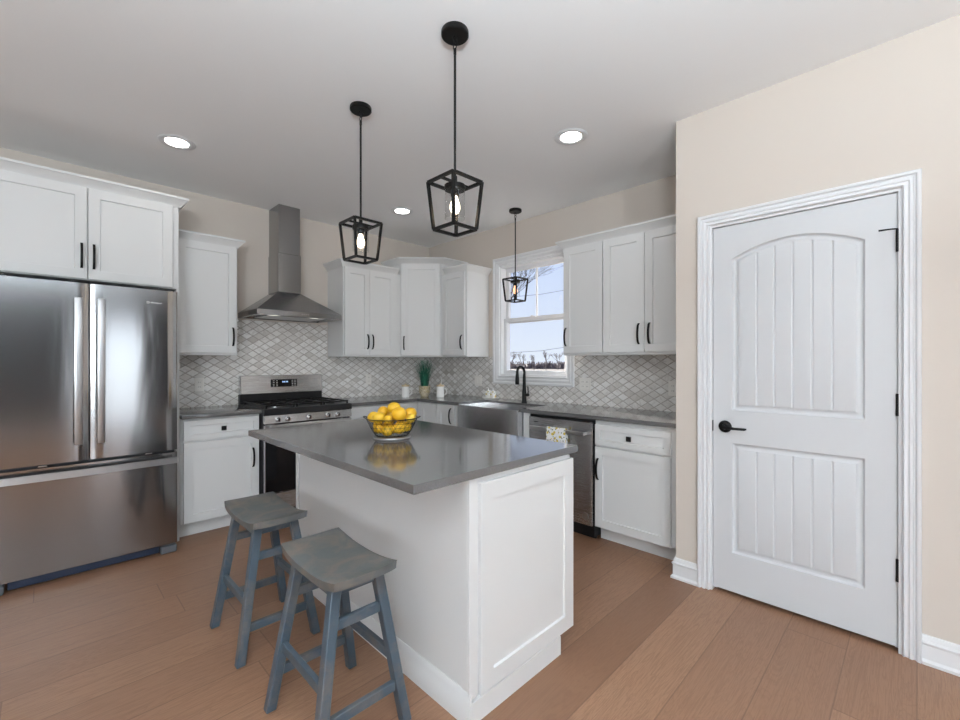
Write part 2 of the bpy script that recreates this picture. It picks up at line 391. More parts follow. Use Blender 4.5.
YA, XB, XP, YP, CH = 4.37, 3.46, 2.70, 1.028, 2.748     # range wall, window wall, pantry wall, pantry corner, ceiling
XL, YR = -3.2, -4.2
CT = .914

# ------------------------------------------------------------------ room shell
struct('floor', MB().box(XL, XB, YR, YA, -.1, 0), 'floor')
struct('ceiling', MB().box(XL - .15, XB + .15, YR - .15, YA + .15, CH, CH + .12), 'ceiling')
struct('wall_range_side', MB().box(XL - .15, XB + .15, YA, YA + .15, -.1, CH), 'wall')
# window wall with its opening
WY0, WY1, WZ0, WZ1 = 2.315, 3.155, 1.16, 2.315
mb = MB(); mb.box(XB, XB + .15, WY1, YA, -.1, CH); mb.box(XB, XB + .15, YP, WY0, -.1, CH)
mb.box(XB, XB + .15, WY0, WY1, -.1, WZ0); mb.box(XB, XB + .15, WY0, WY1, WZ1, CH)
struct('wall_window_side', mb, 'wall')
# pantry wall with the door opening
DY0, DY1, DH = .0405, .8445, 2.081
mb = MB(); mb.box(XP, XP + .12, DY1, YP, -.1, CH); mb.box(XP, XP + .12, YR, DY0, -.1, CH); mb.box(XP, XP + .12, DY0, DY1, DH, CH)
mb.box(XP + .12, XB + .15, YP - .12, YP, -.1, CH)
struct('wall_pantry', mb, 'wall')
struct('wall_pantry_inside', MB().box(XP + .5, XP + .56, -.4, YP - .12, -.1, CH), 'wall')
def hole_wall(name, axis, c0, c1, a0, a1, holes):
    mb = MB(); holes = sorted(holes); cur = a0
    def bx(s0, s1, z0, z1):
        if axis == 'y': mb.box(s0, s1, c0, c1, z0, z1)
        else: mb.box(c0, c1, s0, s1, z0, z1)
    for h0, h1, z0, z1 in holes:
        bx(cur, h0, -.1, CH); bx(h0, h1, -.1, z0); bx(h0, h1, z1, CH); cur = h1
    bx(cur, a1, -.1, CH); return struct(name, mb, 'wall_dark' if name == 'wall_rear' else 'wall')
hole_wall('wall_rear', 'y', YR - .15, YR, XL - .15, XB + .15, [(-3.15, -2.1, .70, 2.25), (.58, 1.52, .02, 2.12)])
hole_wall('wall_left', 'x', XL - .15, XL, YR, YA, [(-2.2, -.6, .7, 2.2), (1.0, 2.6, .7, 2.2)])

# trims
BBP = [(0, 0), (.024, 0), (.024, .012), (.014, .022), (.014, .082), (.019, .088), (.019, .094), (.011, .100), (.011, .112), (.006, .121), (0, .122)]
flat = lambda p, q, h: (p, q, h)
struct('baseboard_pantry_short', MB().sweep([(XP, .900), (XP, YP), (XP + .16, YP)], [(-o, h) for o, h in BBP], flat), 'trim')
struct('baseboard_pantry_long', MB().sweep([(XP, YR), (XP, -.0155)], [(-o, h) for o, h in BBP], flat), 'trim')
struct('baseboard_rear', MB().sweep([(XL, YR), (.46, YR)], [(-o, h) for o, h in BBP], flat), 'trim')
struct('baseboard_left', MB().sweep([(XL, YA), (XL, YR)], [(-o, h) for o, h in BBP], flat), 'trim')

# window: casing, jamb, sashes, panes
CASP = [(0, 0), (0, .011), (.008, .019), (.014, .011), (.030, .011), (.036, .018), (.050, .018), (.056, .011), (.064, .013), (.071, .023), (.086, .025), (.092, .019), (.092, 0)]
def casing_prof(sc=1.0, rev=False): return [(o * sc, h) for o, h in CASP]
wroot = bpy.data.objects.new('window_1', None); COL.objects.link(wroot); wroot['kind'] = 'structure'
fB = lambda p, q, h: (XB - h, p, q)     # plane of the window wall
# outward is to the right of the path when it runs clockwise in (p,q)?  go counter-clockwise: right side is outside
obj('casing', MB().sweep([(WY0, WZ0), (WY1, WZ0), (WY1, WZ1), (WY0, WZ1)], casing_prof(), fB, True), 'trim', wroot)
J = .012
mb = MB(); mb.box(XB - .002, XB + .15, WY0, WY0 + J, WZ0, WZ1); mb.box(XB - .002, XB + .15, WY1 - J, WY1, WZ0, WZ1)
mb.box(XB - .002, XB + .15, WY0 + J, WY1 - J, WZ1 - J, WZ1); mb.box(XB - .002, XB + .15, WY0 + J, WY1 - J, WZ0, WZ0 + J)
obj('jamb', mb, 'trim', wroot)
SY0, SY1 = WY0 + J, WY1 - J; ZM = 1.738
def sash(name, x0, x1, z0, z1, st, bot, top):
    mb = MB(); mb.sweep([(SY0 + st, z0 + bot), (SY1 - st, z0 + bot), (SY1 - st, z1 - top), (SY0 + st, z1 - top)],
                        [(0, x0 + .006), (.006, x0), (st, x0), (st, x1), (0, x1)], lambda p, q, h: (h, p, q), True)
    return obj(name, mb, 'trim', wroot)
lo = sash('lower_sash', XB + .045, XB + .075, WZ0 + J, ZM + .02, .042, .042, .036)
up = sash('upper_sash', XB + .080, XB + .110, ZM - .02, WZ1 - J, .042, .036, .042)
obj('pane', MB().box(XB + .058, XB + .062, SY0 + .03, SY1 - .03, WZ0 + .04, ZM - .005), 'glass', lo)
obj('pane', MB().box(XB + .094, XB + .098, SY0 + .03, SY1 - .03, ZM, WZ1 - .04), 'glass', up)
yc = (SY0 + SY1) / 2
obj('muntin', MB().box(XB + .084, XB + .106, yc - .009, yc + .009, ZM + .01, WZ1 - .05, .003), 'trim', up)
mb = MB(); mb.box(XB + .02, XB + .05, yc - .03, yc + .03, ZM + .016, ZM + .028, .003); mb.box(XB + .012, XB + .03, yc - .006, yc + .018, ZM + .022, ZM + .034, .003)
obj('sash_lock', mb, 'trim', wroot)

# unseen rear and side windows, added for light and reflections: frame + glass
def far_window(name, axis, c, a0, a1, z0, z1, sgn, mid=True):
    r = bpy.data.objects.new(name, None); COL.objects.link(r); r['kind'] = 'structure'
    f = (lambda p, q, h: (p, c + sgn * h, q)) if axis == 'y' else (lambda p, q, h: (c + sgn * h, p, q))
    obj('casing', MB().sweep([(a0, z0), (a1, z0), (a1, z1), (a0, z1)], casing_prof(), f, True), 'trim', r)
    mb = MB().sweep([(a0 + .05, z0 + .05), (a1 - .05, z0 + .05), (a1 - .05, z1 - .05), (a0 + .05, z1 - .05)], [(0, -.09), (.05, -.09), (.05, -.05), (0, -.05)], f, True)
    if mid: mb.prism([(a0 + .05, (z0 + z1) / 2 - .02), (a1 - .05, (z0 + z1) / 2 - .02), (a1 - .05, (z0 + z1) / 2 + .02), (a0 + .05, (z0 + z1) / 2 + .02)], f, -.09, -.05)
    obj('sash', mb, 'trim', r)
    obj('pane', MB().prism([(a0 + .05, z0 + .05), (a1 - .05, z0 + .05), (a1 - .05, z1 - .05), (a0 + .05, z1 - .05)], f, -.074, -.070), 'glass', r)
far_window('window_2', 'y', YR, -3.15, -2.1, .70, 2.25, 1)
far_window('window_3', 'x', XL, -2.2, -.6, .7, 2.2, 1)
far_window('window_4', 'x', XL, 1.0, 2.6, .7, 2.2, 1)
far_window('door_2', 'y', YR, .58, 1.52, .02, 2.12, 1, False)

# pantry door
dr = bpy.data.objects.new('door_1', None); COL.objects.link(dr); dr['kind'] = 'structure'
fP = lambda p, q, h: (XP - h, p, q)
obj('casing', MB().sweep([(DY1 - .006, 0), (DY1 - .006, DH - .006), (DY0 + .006, DH - .006), (DY0 + .006, 0)], [(o * .67, h) for o, h in CASP], fP), 'trim', dr)
JI = .018
mb = MB(); mb.box(XP - .002, XP + .12, DY1 - JI, DY1, 0, DH); mb.box(XP - .002, XP + .12, DY0, DY0 + JI, 0, DH); mb.box(XP - .002, XP + .12, DY0 + JI, DY1 - JI, DH - JI, DH)
mb.box(XP + .05, XP + .065, DY1 - JI - .012, DY1 - JI, 0, DH - JI); mb.box(XP + .05, XP + .065, DY0 + JI, DY0 + JI + .012, 0, DH - JI); mb.box(XP + .05, XP + .065, DY0 + JI + .012, DY1 - JI - .012, DH - JI - .012, DH - JI)
obj('jamb', mb, 'trim', dr)
# slab with two moulded plank panels, upper one arched. local a: 0..W from the latch side (large y) to hinge side
LY1, LY0, LZ0, LZ1 = DY1 - JI - .003, DY0 + JI + .003, .022, DH - JI - .003
W = LY1 - LY0
pa, pb = .094, W - .110
S = [0, .003, .008, .013, .018, .024, .032, .040]
def prof(s_):
    if s_ <= 0: return 0
    tb = [(0, 0), (.003, .004), (.008, .012), (.013, .014), (.018, .014), (.024, .012), (.032, .005), (.040, .003), (9, .003)]
    for (a0, d0), (a1, d1) in zip(tb, tb[1:]):
        if s_ <= a1: return d0 + (d1 - d0) * (s_ - a0) / (a1 - a0)
fa, fb = pa + .040, pb - .040
gro = [fa + (fb - fa) * k / 6 for k in range(1, 6)]
cols = [0] + [pa + s_ for s_ in S] + [pb - s_ for s_ in reversed(S)] + [W]
for g in gro: cols += [g - .0065, g - .002, g + .002, g + .0065]
cols += [fa + (fb - fa) * k / 24 for k in range(25)]
cols = sorted(set(round(x_, 5) for x_ in cols)); cc = [cols[0]]
for x_ in cols[1:]:
    if x_ - cc[-1] > .0012: cc.append(x_)
cols = cc
def arch(x_):
    t_ = (x_ - (pa + pb) / 2) / ((pb - pa) / 2); t_ = max(-1, min(1, t_)); return 1.872 + .078 * (1 - t_ * t_) ** 1.0
low = (.238 - LZ0, .849 - LZ0)
upz0 = 1.032 - LZ0
rowsL = [('c', 0)] + [('c', low[0] + s_) for s_ in S] + [('c', low[1] - s_) for s_ in reversed(S)] + [('c', upz0 + s_) for s_ in S]
rows = rowsL + [('a', s_) for s_ in reversed(S)] + [('c', LZ1 - LZ0)]
t = bmesh.new(); grid = []
for kind, q in rows:
    rw = []
    for x_ in cols:
        z = q if kind == 'c' else arch(x_) - LZ0 - q
        zt = arch(x_) - LZ0
        sx = min(x_ - pa, pb - x_)
        sz = -1
        if low[0] - 1e-6 <= z <= low[1] + 1e-6: sz = min(z - low[0], low[1] - z)
        elif upz0 - 1e-6 <= z <= zt + 1e-6: sz = min(z - upz0, zt - z)
        s_ = min(sx, sz); d = prof(s_)
        if s_ > .0395:
            for g in gro:
                if abs(x_ - g) < .0045: d += .0045
        rw.append(t.verts.new((XP + .012 + d, LY1 - x_, LZ0 + z)))
    grid.append(rw)
for A, B in zip(grid, grid[1:]):
    for i in range(len(cols) - 1): t.faces.new((A[i], A[i + 1], B[i + 1], B[i]))
# back and edges
bl = [t.verts.new((XP + .047, y_, z_)) for y_, z_ in ((LY1, LZ0), (LY0, LZ0), (LY0, LZ1), (LY1, LZ1))]
t.faces.new(bl)
t.faces.new([*grid[0], bl[1], bl[0]]); t.faces.new([*grid[-1][::-1], bl[3], bl[2]])
t.faces.new([r_[0] for r_ in grid][::-1] + [bl[0], bl[3]]); t.faces.new([r_[-1] for r_ in grid] + [bl[2], bl[1]])
bmesh.ops.recalc_face_normals(t, faces=t.faces)
slab = obj('door_slab', t, 'door', dr, 25)
# lever handle
hy, hz, hx = .762, .938, XP + .012
mb = MB(); rot = Matrix.Translation((hx, hy, hz)) @ Matrix.Rotation(R(-90), 4, 'Y')
mb.lathe([(0, 0), (.032, 0), (.034, .004), (.031, .010), (.016, .014), (.012, .03), (.012, .045), (0, .047)], n=32, mat=rot)
mb.tube([(hx - .042, hy, hz), (hx - .046, hy - .02, hz - .001), (hx - .046, hy - .06, hz - .003), (hx - .046, hy - .105, hz - .002), (hx - .044, hy - .115, hz)], [.010, .0085, .0075, .007, .004], 10)
obj('door_handle', mb, 'black', slab, label='matte black round rose lever handle')
obj('strike_plate', MB().box(XP + .001, XP + .03, DY1 - JI - .0025, DY1 - JI + .001, hz - .03, hz + .03), 'black', dr)
for k, z_ in enumerate((1.844, 1.108, .367)):
    mb = MB().tube([(XP + .004, LY0 - .001, z_ - .05), (XP + .004, LY0 - .001, z_ + .05)], .007, 10); mb.box(XP + .003, XP + .014, LY0 - .005, LY0 + .006, z_ - .045, z_ + .045)
    if k == 0: mb.tube([(XP + .002, LY0, z_ + .052), (XP - .03, LY0 + .02, z_ + .048), (XP - .045, LY0 + .06, z_ + .045)], [.003, .003, .004], 8)
    obj('hinge', mb, 'black', dr)

# ------------------------------------------------------------------ backsplash
mb = MB(); mb.box(.72, XB - .001, YA - .010, YA, CT, 1.355); mb.box(1.155, 2.10, YA - .010, YA, 1.355, 1.685)
struct('trim_1', mb, 'tile_x').name = 'wall_tile_range_side'
mb = MB(); mb.box(XB - .010, XB, WY1 + .092, YA - .012, CT, 1.355); mb.box(XB - .010, XB, WY0 - .092, WY1 + .092, CT, WZ0 - .092)
mb.box(XB - .010, XB, YP, WY0 - .092, CT, 1.355)
struct('trim_2', mb, 'tile_y').name = 'wall_tile_window_side'

# ------------------------------------------------------------------ cabinets
CRP = [(0, 0), (.008, 0), (.010, .008), (.022, .022), (.040, .044), (.046, .050), (.050, .052), (.050, .066), (0, .066)]
def upper(name, label, loc, rz, width, depth, h, doors, crown_path=None, handles=(), frame_off=None, group=None, top_h=None):
    """local x to the right, y into the wall, z up; front frame at y=0, doors in front of it"""
    r = thing(name, label, 'cabinet', loc, rz, group)
    obj('carcass', MB().box(0, width, 0, depth, 0, h, .001), 'cab', r)
    ds = []
    for x0, x1 in doors:
        ds.append(obj('cabinet_door', MB().shaker(x0, x1, .018, h - .012, -.021, -.001), 'cab', r))
    for di, x in handles:
        obj('handle', MB().pull(x, .077, .231, -.021), 'black', ds[di])
    if crown_path: obj('crown_moulding', MB().sweep(crown_path, [(o, hh + h - .012) for o, hh in CRP], flat), 'cab', r)
    return r
UB = 1.355
# left of the hood
upper('wall_cabinet', 'single-door white wall cabinet between the refrigerator cabinet and the range hood', (.72, 4.04, UB), 0, .434, .33, .91, [(.006, .424)],
      [(0, 0), (.434, 0), (.434, .33)], [(0, .395)])
# right of the hood
upper('wall_cabinet', 'two-door white wall cabinet right of the range hood', (2.11, 4.04, UB), 0, .69, .33, .91, [(.012, .289), (.292, .600)],
      [(0, .33), (0, 0), (.64, 0)], [(0, .262), (1, .318)])
# corner
r = thing('corner_wall_cabinet', 'taller diagonal white wall cabinet in the corner above the potted grass', 'cabinet', (2.80, 4.04, UB), -45)
D_ = sqrt(2) * .33
mb = MB(); q = .33 / sqrt(2)
poly = [(0, 0), (D_, 0), (D_ + q, q), (D_ / 2 + .0, D_ / 2 + 2 * q), (-q, q)]
Lw = .66
loc2 = lambda X, Y: ((X - Y) / sqrt(2), (X + Y) / sqrt(2))     # world offset -> local coordinates of a frame turned by -45
poly = [loc2(0, 0), loc2(.33, -.33), loc2(.66, -.33), loc2(.66, .33), loc2(0, .33)]
obj('carcass', MB().prism(poly, flat, 0, 1.04, .001), 'cab', r)
d1 = obj('cabinet_door', MB().shaker(.012, D_ - .030, .018, 1.028, -.021, -.001), 'cab', r)
obj('handle', MB().pull(.042, .077, .231, -.021), 'black', d1)
obj('crown_moulding', MB().sweep([loc2(0, .33), loc2(0, 0), loc2(.33, -.33), loc2(.66, -.33)], [(o, hh + 1.028) for o, hh in CRP], flat), 'cab', r)
# window side, local x = -y world
upper('wall_cabinet', 'narrow single-door white wall cabinet between the corner cabinet and the window', (3.13, 3.71, UB), -90, .385, .33, .91, [(.012, .365)],
      [(.045, 0), (.385, 0), (.385, .33)], [(0, .335)])
upper('wall_cabinet', 'single-door white wall cabinet immediately right of the window', (3.13, 2.125, UB), -90, .375, .33, .91, [(.012, .372)],
      [(0, .33), (0, 0), (.375, 0)], [(0, .040)])
upper('wall_cabinet', 'two-door white wall cabinet against the pantry corner above the right counter', (3.13, 1.750, UB), -90, .727, .33, .91, [(.006, .338), (.342, .700)],
      [(0, 0), (.727, 0)], [(0, .300), (1, .380)])
# refrigerator cabinet with tall side panels
r = thing('refrigerator_cabinet', 'deep two-door white cabinet above the refrigerator', 'cabinet', (-.28, 3.79, 0))
FH, FB = 2.432, 1.828
obj('carcass', MB().box(0, .976, 0, .575, FB, FH, .001), 'cab', r)
obj('side_panel', MB().box(.962, .981, 0, .577, .0, FB - .001), 'cab', r); obj('side_panel', MB().box(-.003, .016, 0, .577, .0, FB - .001), 'cab', r)
e1 = obj('cabinet_door', MB().shaker(.025, .480, FB + .006, FH - .012, -.021, -.001), 'cab', r)
e2 = obj('cabinet_door', MB().shaker(.486, .938, FB + .006, FH - .012, -.021, -.001), 'cab', r)
obj('handle', MB().pull(.454, FB + .072, FB + .232, -.021), 'black', e1); obj('handle', MB().pull(.513, FB + .072, FB + .232, -.021), 'black', e2)
obj('crown_moulding', MB().sweep([(-.003, .575), (-.003, 0), (.981, 0), (.981, .575)], [(o, hh + FH - .012) for o, hh in CRP], flat), 'cab', r)

# base cabinets: local frame front at y=0
def base_cab(name, label, loc, rz, width, depth, fronts, toe=(0, None), height=.882, stile=None, group=None):
    r = thing(name, label, 'cabinet', loc, rz, group)
    obj('carcass', MB().box(0, width, 0, depth, .108, height, .001), 'cab', r)
    t0, t1 = toe[0], toe[1] if toe[1] is not None else width
    obj('toe_kick', MB().box(t0, t1, .075, .09, 0, .108), 'cab', r)
    for kind, x0, x1, z0, z1, hx_, hz_ in fronts:
        if kind == 'drawer':
            d = obj('drawer', MB().shaker(x0, x1, z0, z1, -.021, -.001, .040), 'cab', r)
            if hx_ is not None: obj('knob', MB().box(hx_ - .009, hx_ + .009, -.036, -.0205, hz_ - .009, hz_ + .009).box(hx_ - .017, hx_ + .017, -.046, -.035, hz_ - .017, hz_ + .017, .002), 'black', d)
        else:
            d = obj('cabinet_door', MB().shaker(x0, x1, z0, z1, -.021, -.001), 'cab', r)
            if hx_ is not None: obj('handle', MB().pull(hx_, hz_ - .077, hz_ + .077, -.021), 'black', d)
    return r
base_cab('base_cabinet', 'white base cabinet with one drawer and one door between refrigerator and range', (.705, 3.79, 0), 0, .540, .575,
         [('drawer', .018, .533, .722, .868, .275, .795), ('door', .018, .533, .118, .708, .487, .537)])
base_cab('base_cabinet', 'white base cabinet right of the range, mostly behind the lemon bowl', (2.026, 3.79, 0), 0, .82, .575,
         [('drawer', .012, .760, .722, .868, .385, .795), ('door', .012, .384, .118, .708, .35, .60), ('door', .388, .760, .118, .708, .42, .60)], toe=(0, .80))
base_cab('corner_base_cabinet', 'white corner base cabinet with two narrow doors left of the sink', (2.846, 3.79, 0), -90, .63, .61,
         [('door', .065, .325, .118, .868, None, 0), ('door', .345, .600, .118, .868, .565, .77)], toe=(.07, .63))
SKY0, SKY1 = 2.335, 3.085      # sink span in y
r = thing('sink_base_cabinet', 'white sink base cabinet carrying the steel apron sink under the window', 'cabinet', (2.846, 3.158, 0), -90)
mb = MB(); mb.box(0, .895, 0, .61, .108, .655, .001)
obj('carcass', mb, 'cab', r)
obj('stile', MB().box(0, .070, 0, .61, .656, .882), 'cab', r); obj('stile', MB().box(.827, .895, 0, .61, .656, .882), 'cab', r)
obj('toe_kick', MB().box(0, .895, .075, .09, 0, .108), 'cab', r)
for x0, x1, hx_ in ((.012, .445, .40), (.450, .883, .495)):
    d = obj('cabinet_door', MB().shaker(x0, x1, .118, .640, -.021, -.001), 'cab', r); obj('handle', MB().pull(hx_, .47, .61, -.021), 'black', d)
base_cab('base_cabinet', 'white base cabinet with one drawer and one door between dishwasher and pantry corner', (2.846, 1.655, 0), -90, .625, .61,
         [('drawer', .006, .545, .702, .850, .272, .776), ('door', .006, .545, .112, .690, .032, .531)], toe=(.0, .625))

# countertops
def L_slab(name, label, mb): return tag(obj(name, mb, 'quartz'), label, 'countertop')
L_slab('countertop', 'short grey quartz countertop between refrigerator and range', MB().box(.706, 1.246, 3.735, YA - .001, CT - .030, CT, .003, 2))
mb = MB()
pts = [(2.026, 3.735), (2.80, 3.735), (2.80, SKY1 + .002), (3.180, SKY1 + .002), (3.180, SKY0 - .002), (2.80, SKY0 - .002), (2.80, YP + .001), (XB - .001, YP + .001), (XB - .001, YA - .001), (2.026, YA - .001)]
t = MB().prism(pts, flat, CT - .030, CT)
bmesh.ops.bevel(t.bm, geom=[e_ for e_ in t.bm.edges], offset=.0025, segments=1, affect='EDGES')
L_slab('countertop', 'long L-shaped grey quartz countertop around the corner, under the window', t)

# ------------------------------------------------------------------ apron sink + faucet
r = thing('apron_sink', 'stainless steel farmhouse apron sink under the window', 'sink', (2.775, SKY0, .66))
sw = SKY1 - SKY0; g_ = .003
t = bmesh.new()
def ring(x0, x1, y0, y1, z): return [t.verts.new(p) for p in ((x0, y0, z), (x1, y0, z), (x1, y1, z), (x0, y1, z))]
h_ = .236
R0 = ring(0, .402, g_, sw - g_, 0); R1 = ring(0, .402, g_, sw - g_, h_); R2 = ring(.018, .388, g_ + .015, sw - g_ - .015, h_); R3 = ring(.03, .376, g_ + .03, sw - g_ - .03, .03)
for A, B in ((R0, R1), (R1, R2), (R2, R3)):
    for i in range(4): t.faces.new((A[i], A[(i + 1) % 4], B[(i + 1) % 4], B[i]))
t.faces.new(R0[::-1]); t.faces.new(R3)
bmesh.ops.recalc_face_normals(t, faces=t.faces)
bmesh.ops.bevel(t, geom=list(t.edges), offset=.006, segments=2, affect='EDGES')
bz = obj('basin', t, 'steel_sink', r)
obj('drain', MB().lathe([(.0, .032), (.04, .032), (.044, .036), (.03, .0365), (0, .034)], (.20, sw / 2, 0), 24), 'chrome', r)
fx, fy = 3.245, 2.648
r = thing('faucet', 'black gooseneck pull-down faucet standing behind the sink', 'faucet', (fx, fy, CT))
# keep the arc in a vertical plane through the base, reaching over the sink
rd = Vector((-1, .0, 0)); pts = [Vector((0, 0, 0)), Vector((0, 0, .10)), Vector((0, 0, .20)), Vector((0, 0, .29))]
ra = .052
for k in range(1, 12):
    a_ = pi * k / 11 * 1.0; pts.append(Vector((0, 0, .29)) + rd * (ra - ra * cos(a_)) + Vector((0, 0, ra * sin(a_))))
obj('spout', MB().lathe([(0, 0), (.027, 0), (.027, .006), (.022, .012), (.0205, .11), (.016, .125)], n=24).tube(pts, [.019, .0185, .015, .0125] + [.012] * 11, 16), 'black', r)
e_ = pts[-1]
obj('spray_head', MB().lathe([(0, -.115), (.017, -.115), (.019, -.105), (.0185, -.06), (.013, .0), (.0125, .01)], (e_.x, e_.y, e_.z), 20), 'black', r)
mb = MB().tube([(0, -.018, .075), (0, -.052, .075)], .0135, 16); mb.tube([(0, -.045, .075), (.0, -.047, .10), (0, -.044, .155)], [.006, .0055, .005], 8)
obj('lever', mb, 'black', r)

# ------------------------------------------------------------------ range
RX0, RX1 = 1.252, 2.016; RW = RX1 - RX0
r = thing('gas_range', 'stainless steel and black gas range under the hood', 'range', (RX0, 3.70, 0))
obj('body', MB().box(0, RW, .03, .655, .055, .905, .002), 'blackplastic', r)
for x_ in (.04, RW - .04):
    for y_ in (.08, .6): obj('leg', MB().lathe([(0, 0), (.018, 0), (.018, .01), (.012, .012), (.012, .055), (0, .055)], (x_, y_, 0), 12), 'blackplastic', r)
obj('storage_drawer', MB().box(.004, RW - .004, .0, .029, .085, .228, .003), 'steel_range', r)
od = obj('oven_door', MB().box(.004, RW - .004, -.012, .029, .236, .790, .004), 'steel_range', r)
obj('window', MB().box(.006, RW - .006, -.0155, -.0125, .240, .735, .001), 'blackglass', od, label='black glass front of the oven door')
mb = MB().bar((.03, -.058, .780), (RW - .03, -.058, .780), .018, .026, .006)
for x_ in (.05, RW - .05): mb.box(x_ - .011, x_ + .011, -.054, -.011, .770, .786, .002)
obj('handle', mb, 'steel_handle', od)
cp = obj('control_panel', MB().hexa([(.002, -.012, .800), (RW - .002, -.012, .800), (RW - .002, .029, .800), (.002, .029, .800), (.002, .0, .866), (RW - .002, .0, .866), (RW - .002, .029, .866), (.002, .029, .866)], .002), 'steel_range', r)
for x_ in (.105, .185, .365, .535, .625):
    k = obj('knob', MB().lathe([(.0, 0), (.021, 0), (.0225, .006), (.018, .010), (.016, .028), (.013, .031), (0, .031)], n=20, mat=Matrix.Translation((x_, -.006, .832)) @ Matrix.Rotation(R(98), 4, 'X')), 'chrome', cp)
    obj('grip', MB().box(x_ - .004, x_ + .004, -.041, -.034, .818, .846, .001), 'blackplastic', k)
obj('cooktop', MB().box(-.002, RW + .002, -.012, .60, .868, .920, .004).box(0, RW, .59, .625, .90, .935, .003), 'blackplastic', r)
for gx0, gx1 in ((.02, .258), (.268, .500), (.510, .748)):
    mb = MB(); z_ = .9425
    for y_ in (.03, .205, .385, .56): mb.box(gx0, gx1, y_ - .006, y_ + .006, z_ - .007, z_ + .006, .002)
    for x_ in (gx0 + .006, (gx0 + gx1) / 2, gx1 - .006): mb.box(x_ - .006, x_ + .006, .03, .56, z_ - .006, z_ + .005, .002)
    for x_ in (gx0 + .008, gx1 - .008):
        for y_ in (.032, .558): mb.box(x_ - .006, x_ + .006, y_ - .006, y_ + .006, .919, z_)
    obj('grate', mb, 'black', r)
for x_, y_, q_ in ((.14, .15, .045), (.14, .43, .036), (.384, .29, .05), (.63, .15, .036), (.63, .43, .045)):
    obj('burner', MB().lathe([(q_ * 1.1, 0), (q_ * 1.1, .006), (q_, .008), (q_, .014), (q_ * .8, .016), (0, .016)], (x_, y_, .919), 20), 'steel_range' if q_ > .04 else 'blackplastic', r)
bg = obj('backguard', MB().box(0, RW, .600, .655, .905, 1.005, .002), 'blackplastic', r)
pn = obj('console', MB().hexa([(.002, .585, 1.006), (RW - .002, .585, 1.006), (RW - .002, .655, 1.006), (.002, .655, 1.006), (.002, .60, 1.175), (RW - .002, .60, 1.175), (RW - .002, .655, 1.175), (.002, .655, 1.175)], .004), 'steel_range', r)
dp = obj('display', MB().hexa([(.262, .5835, 1.065), (.505, .5835, 1.065), (.505, .592, 1.065), (.262, .592, 1.065), (.262, .5895, 1.135), (.505, .5895, 1.135), (.505, .598, 1.135), (.262, .598, 1.135)], .001), 'blackglass', pn)
mb = MB()
for k in range(4): mb.box(.365 + k * .013 + (.004 if k > 1 else 0), .373 + k * .013 + (.004 if k > 1 else 0), .584, .5855, 1.105, 1.118)
obj('clock_digits', mb, 'display', dp)
for k in range(4):
    for x_ in (.285, .315, .460, .485): obj('button', MB().box(x_ - .007, x_ + .007, .5832 + (k * .001), .585 + k * .001, 1.073 + k * .016, 1.077 + k * .016), 'plate', dp)

# ------------------------------------------------------------------ hood
r = thing('range_hood', 'stainless steel pyramid chimney hood above the range', 'range hood', (1.255, 3.87, 1.70))
HW, HD, HR = .755, .498, .045
cx0, cx1, cy0 = .262, .470, .250
t = bmesh.new()
def rg(x0, x1, y0, y1, z): return [t.verts.new(p) for p in ((x0, y0, z), (x1, y0, z), (x1, y1, z), (x0, y1, z))]
A = rg(0, HW, 0, HD, 0); B = rg(0, HW, 0, HD, HR); Cc = rg(cx0, cx1, cy0, HD, .242)
A2 = rg(.02, HW - .02, .02, HD - .02, 0); A3 = rg(.025, HW - .025, .025, HD - .025, .014)
for P_, Q_ in ((A2, A3), (A, A2), (A, B), (B, Cc)):
    for i in range(4): t.faces.new((P_[i], P_[(i + 1) % 4], Q_[(i + 1) % 4], Q_[i]))
t.faces.new(A3); t.faces.new(Cc)
bmesh.ops.recalc_face_normals(t, faces=t.faces)
cn = obj('canopy', t, 'steel_plain', r, 20)
obj('chimney', MB().box(cx0, cx1, cy0, HD, .2425, .60, .002), 'steel_plain', r)
obj('chimney_extension', MB().box(cx0 + .006, cx1 - .006, cy0 + .006, HD, .60, 1.047, .002), 'steel_plain', r)
for x_ in (.19, .56): obj('hood_lamp', MB().box(x_ - .035, x_ + .035, .05, .085, .008, .0135, .002), 'hoodled', cn)
for k in range(4): obj('button', MB().lathe([(0, 0), (.006, 0), (.006, .003), (0, .003)], n=12, mat=Matrix.Translation((.375 + k * .018, 0, .024)) @ Matrix.Rotation(R(90), 4, 'X')), 'chrome', cn)
obj('grease_filter', MB().box(.12, .635, .12, HD - .06, .004, .0135, .001), 'steel_handle', cn)

# ------------------------------------------------------------------ refrigerator
r = thing('refrigerator', 'stainless steel french-door refrigerator with bottom freezer drawer', 'refrigerator', (-.252, 3.60, 0))
FW = .908
obj('body', MB().box(.004, FW - .004, .075, .74, .05, 1.775, .003), pmat('dark_grey_cabinet', rgb(70, 71, 74), .5)[0], r)
def bowed(x0, x1, z0, z1, bow=.0018, bev=.006):     # slightly bowed steel front
    t = bmesh.new(); n = 14; fr = []; bk = []
    for i in range(n + 1):
        u = i / n; x = x0 + (x1 - x0) * u; e_ = min(u, 1 - u) * (x1 - x0)
        y = -bow * (1 - (2 * u - 1) ** 2) + (.008 * max(0, 1 - e_ / .012) ** 2)
        fr.append((x, y))
    out = fr + [(x1, .065), (x0, .065)]
    Bq = [t.verts.new((x, y, z0)) for x, y in out]; Tq = [t.verts.new((x, y, z1)) for x, y in out]
    t.faces.new(Bq); t.faces.new(Tq[::-1]); m_ = len(out)
    for i in range(m_): t.faces.new((Bq[i], Bq[(i + 1) % m_], Tq[(i + 1) % m_], Tq[i]))
    bmesh.ops.recalc_face_normals(t, faces=t.faces); return t
xm = FW / 2
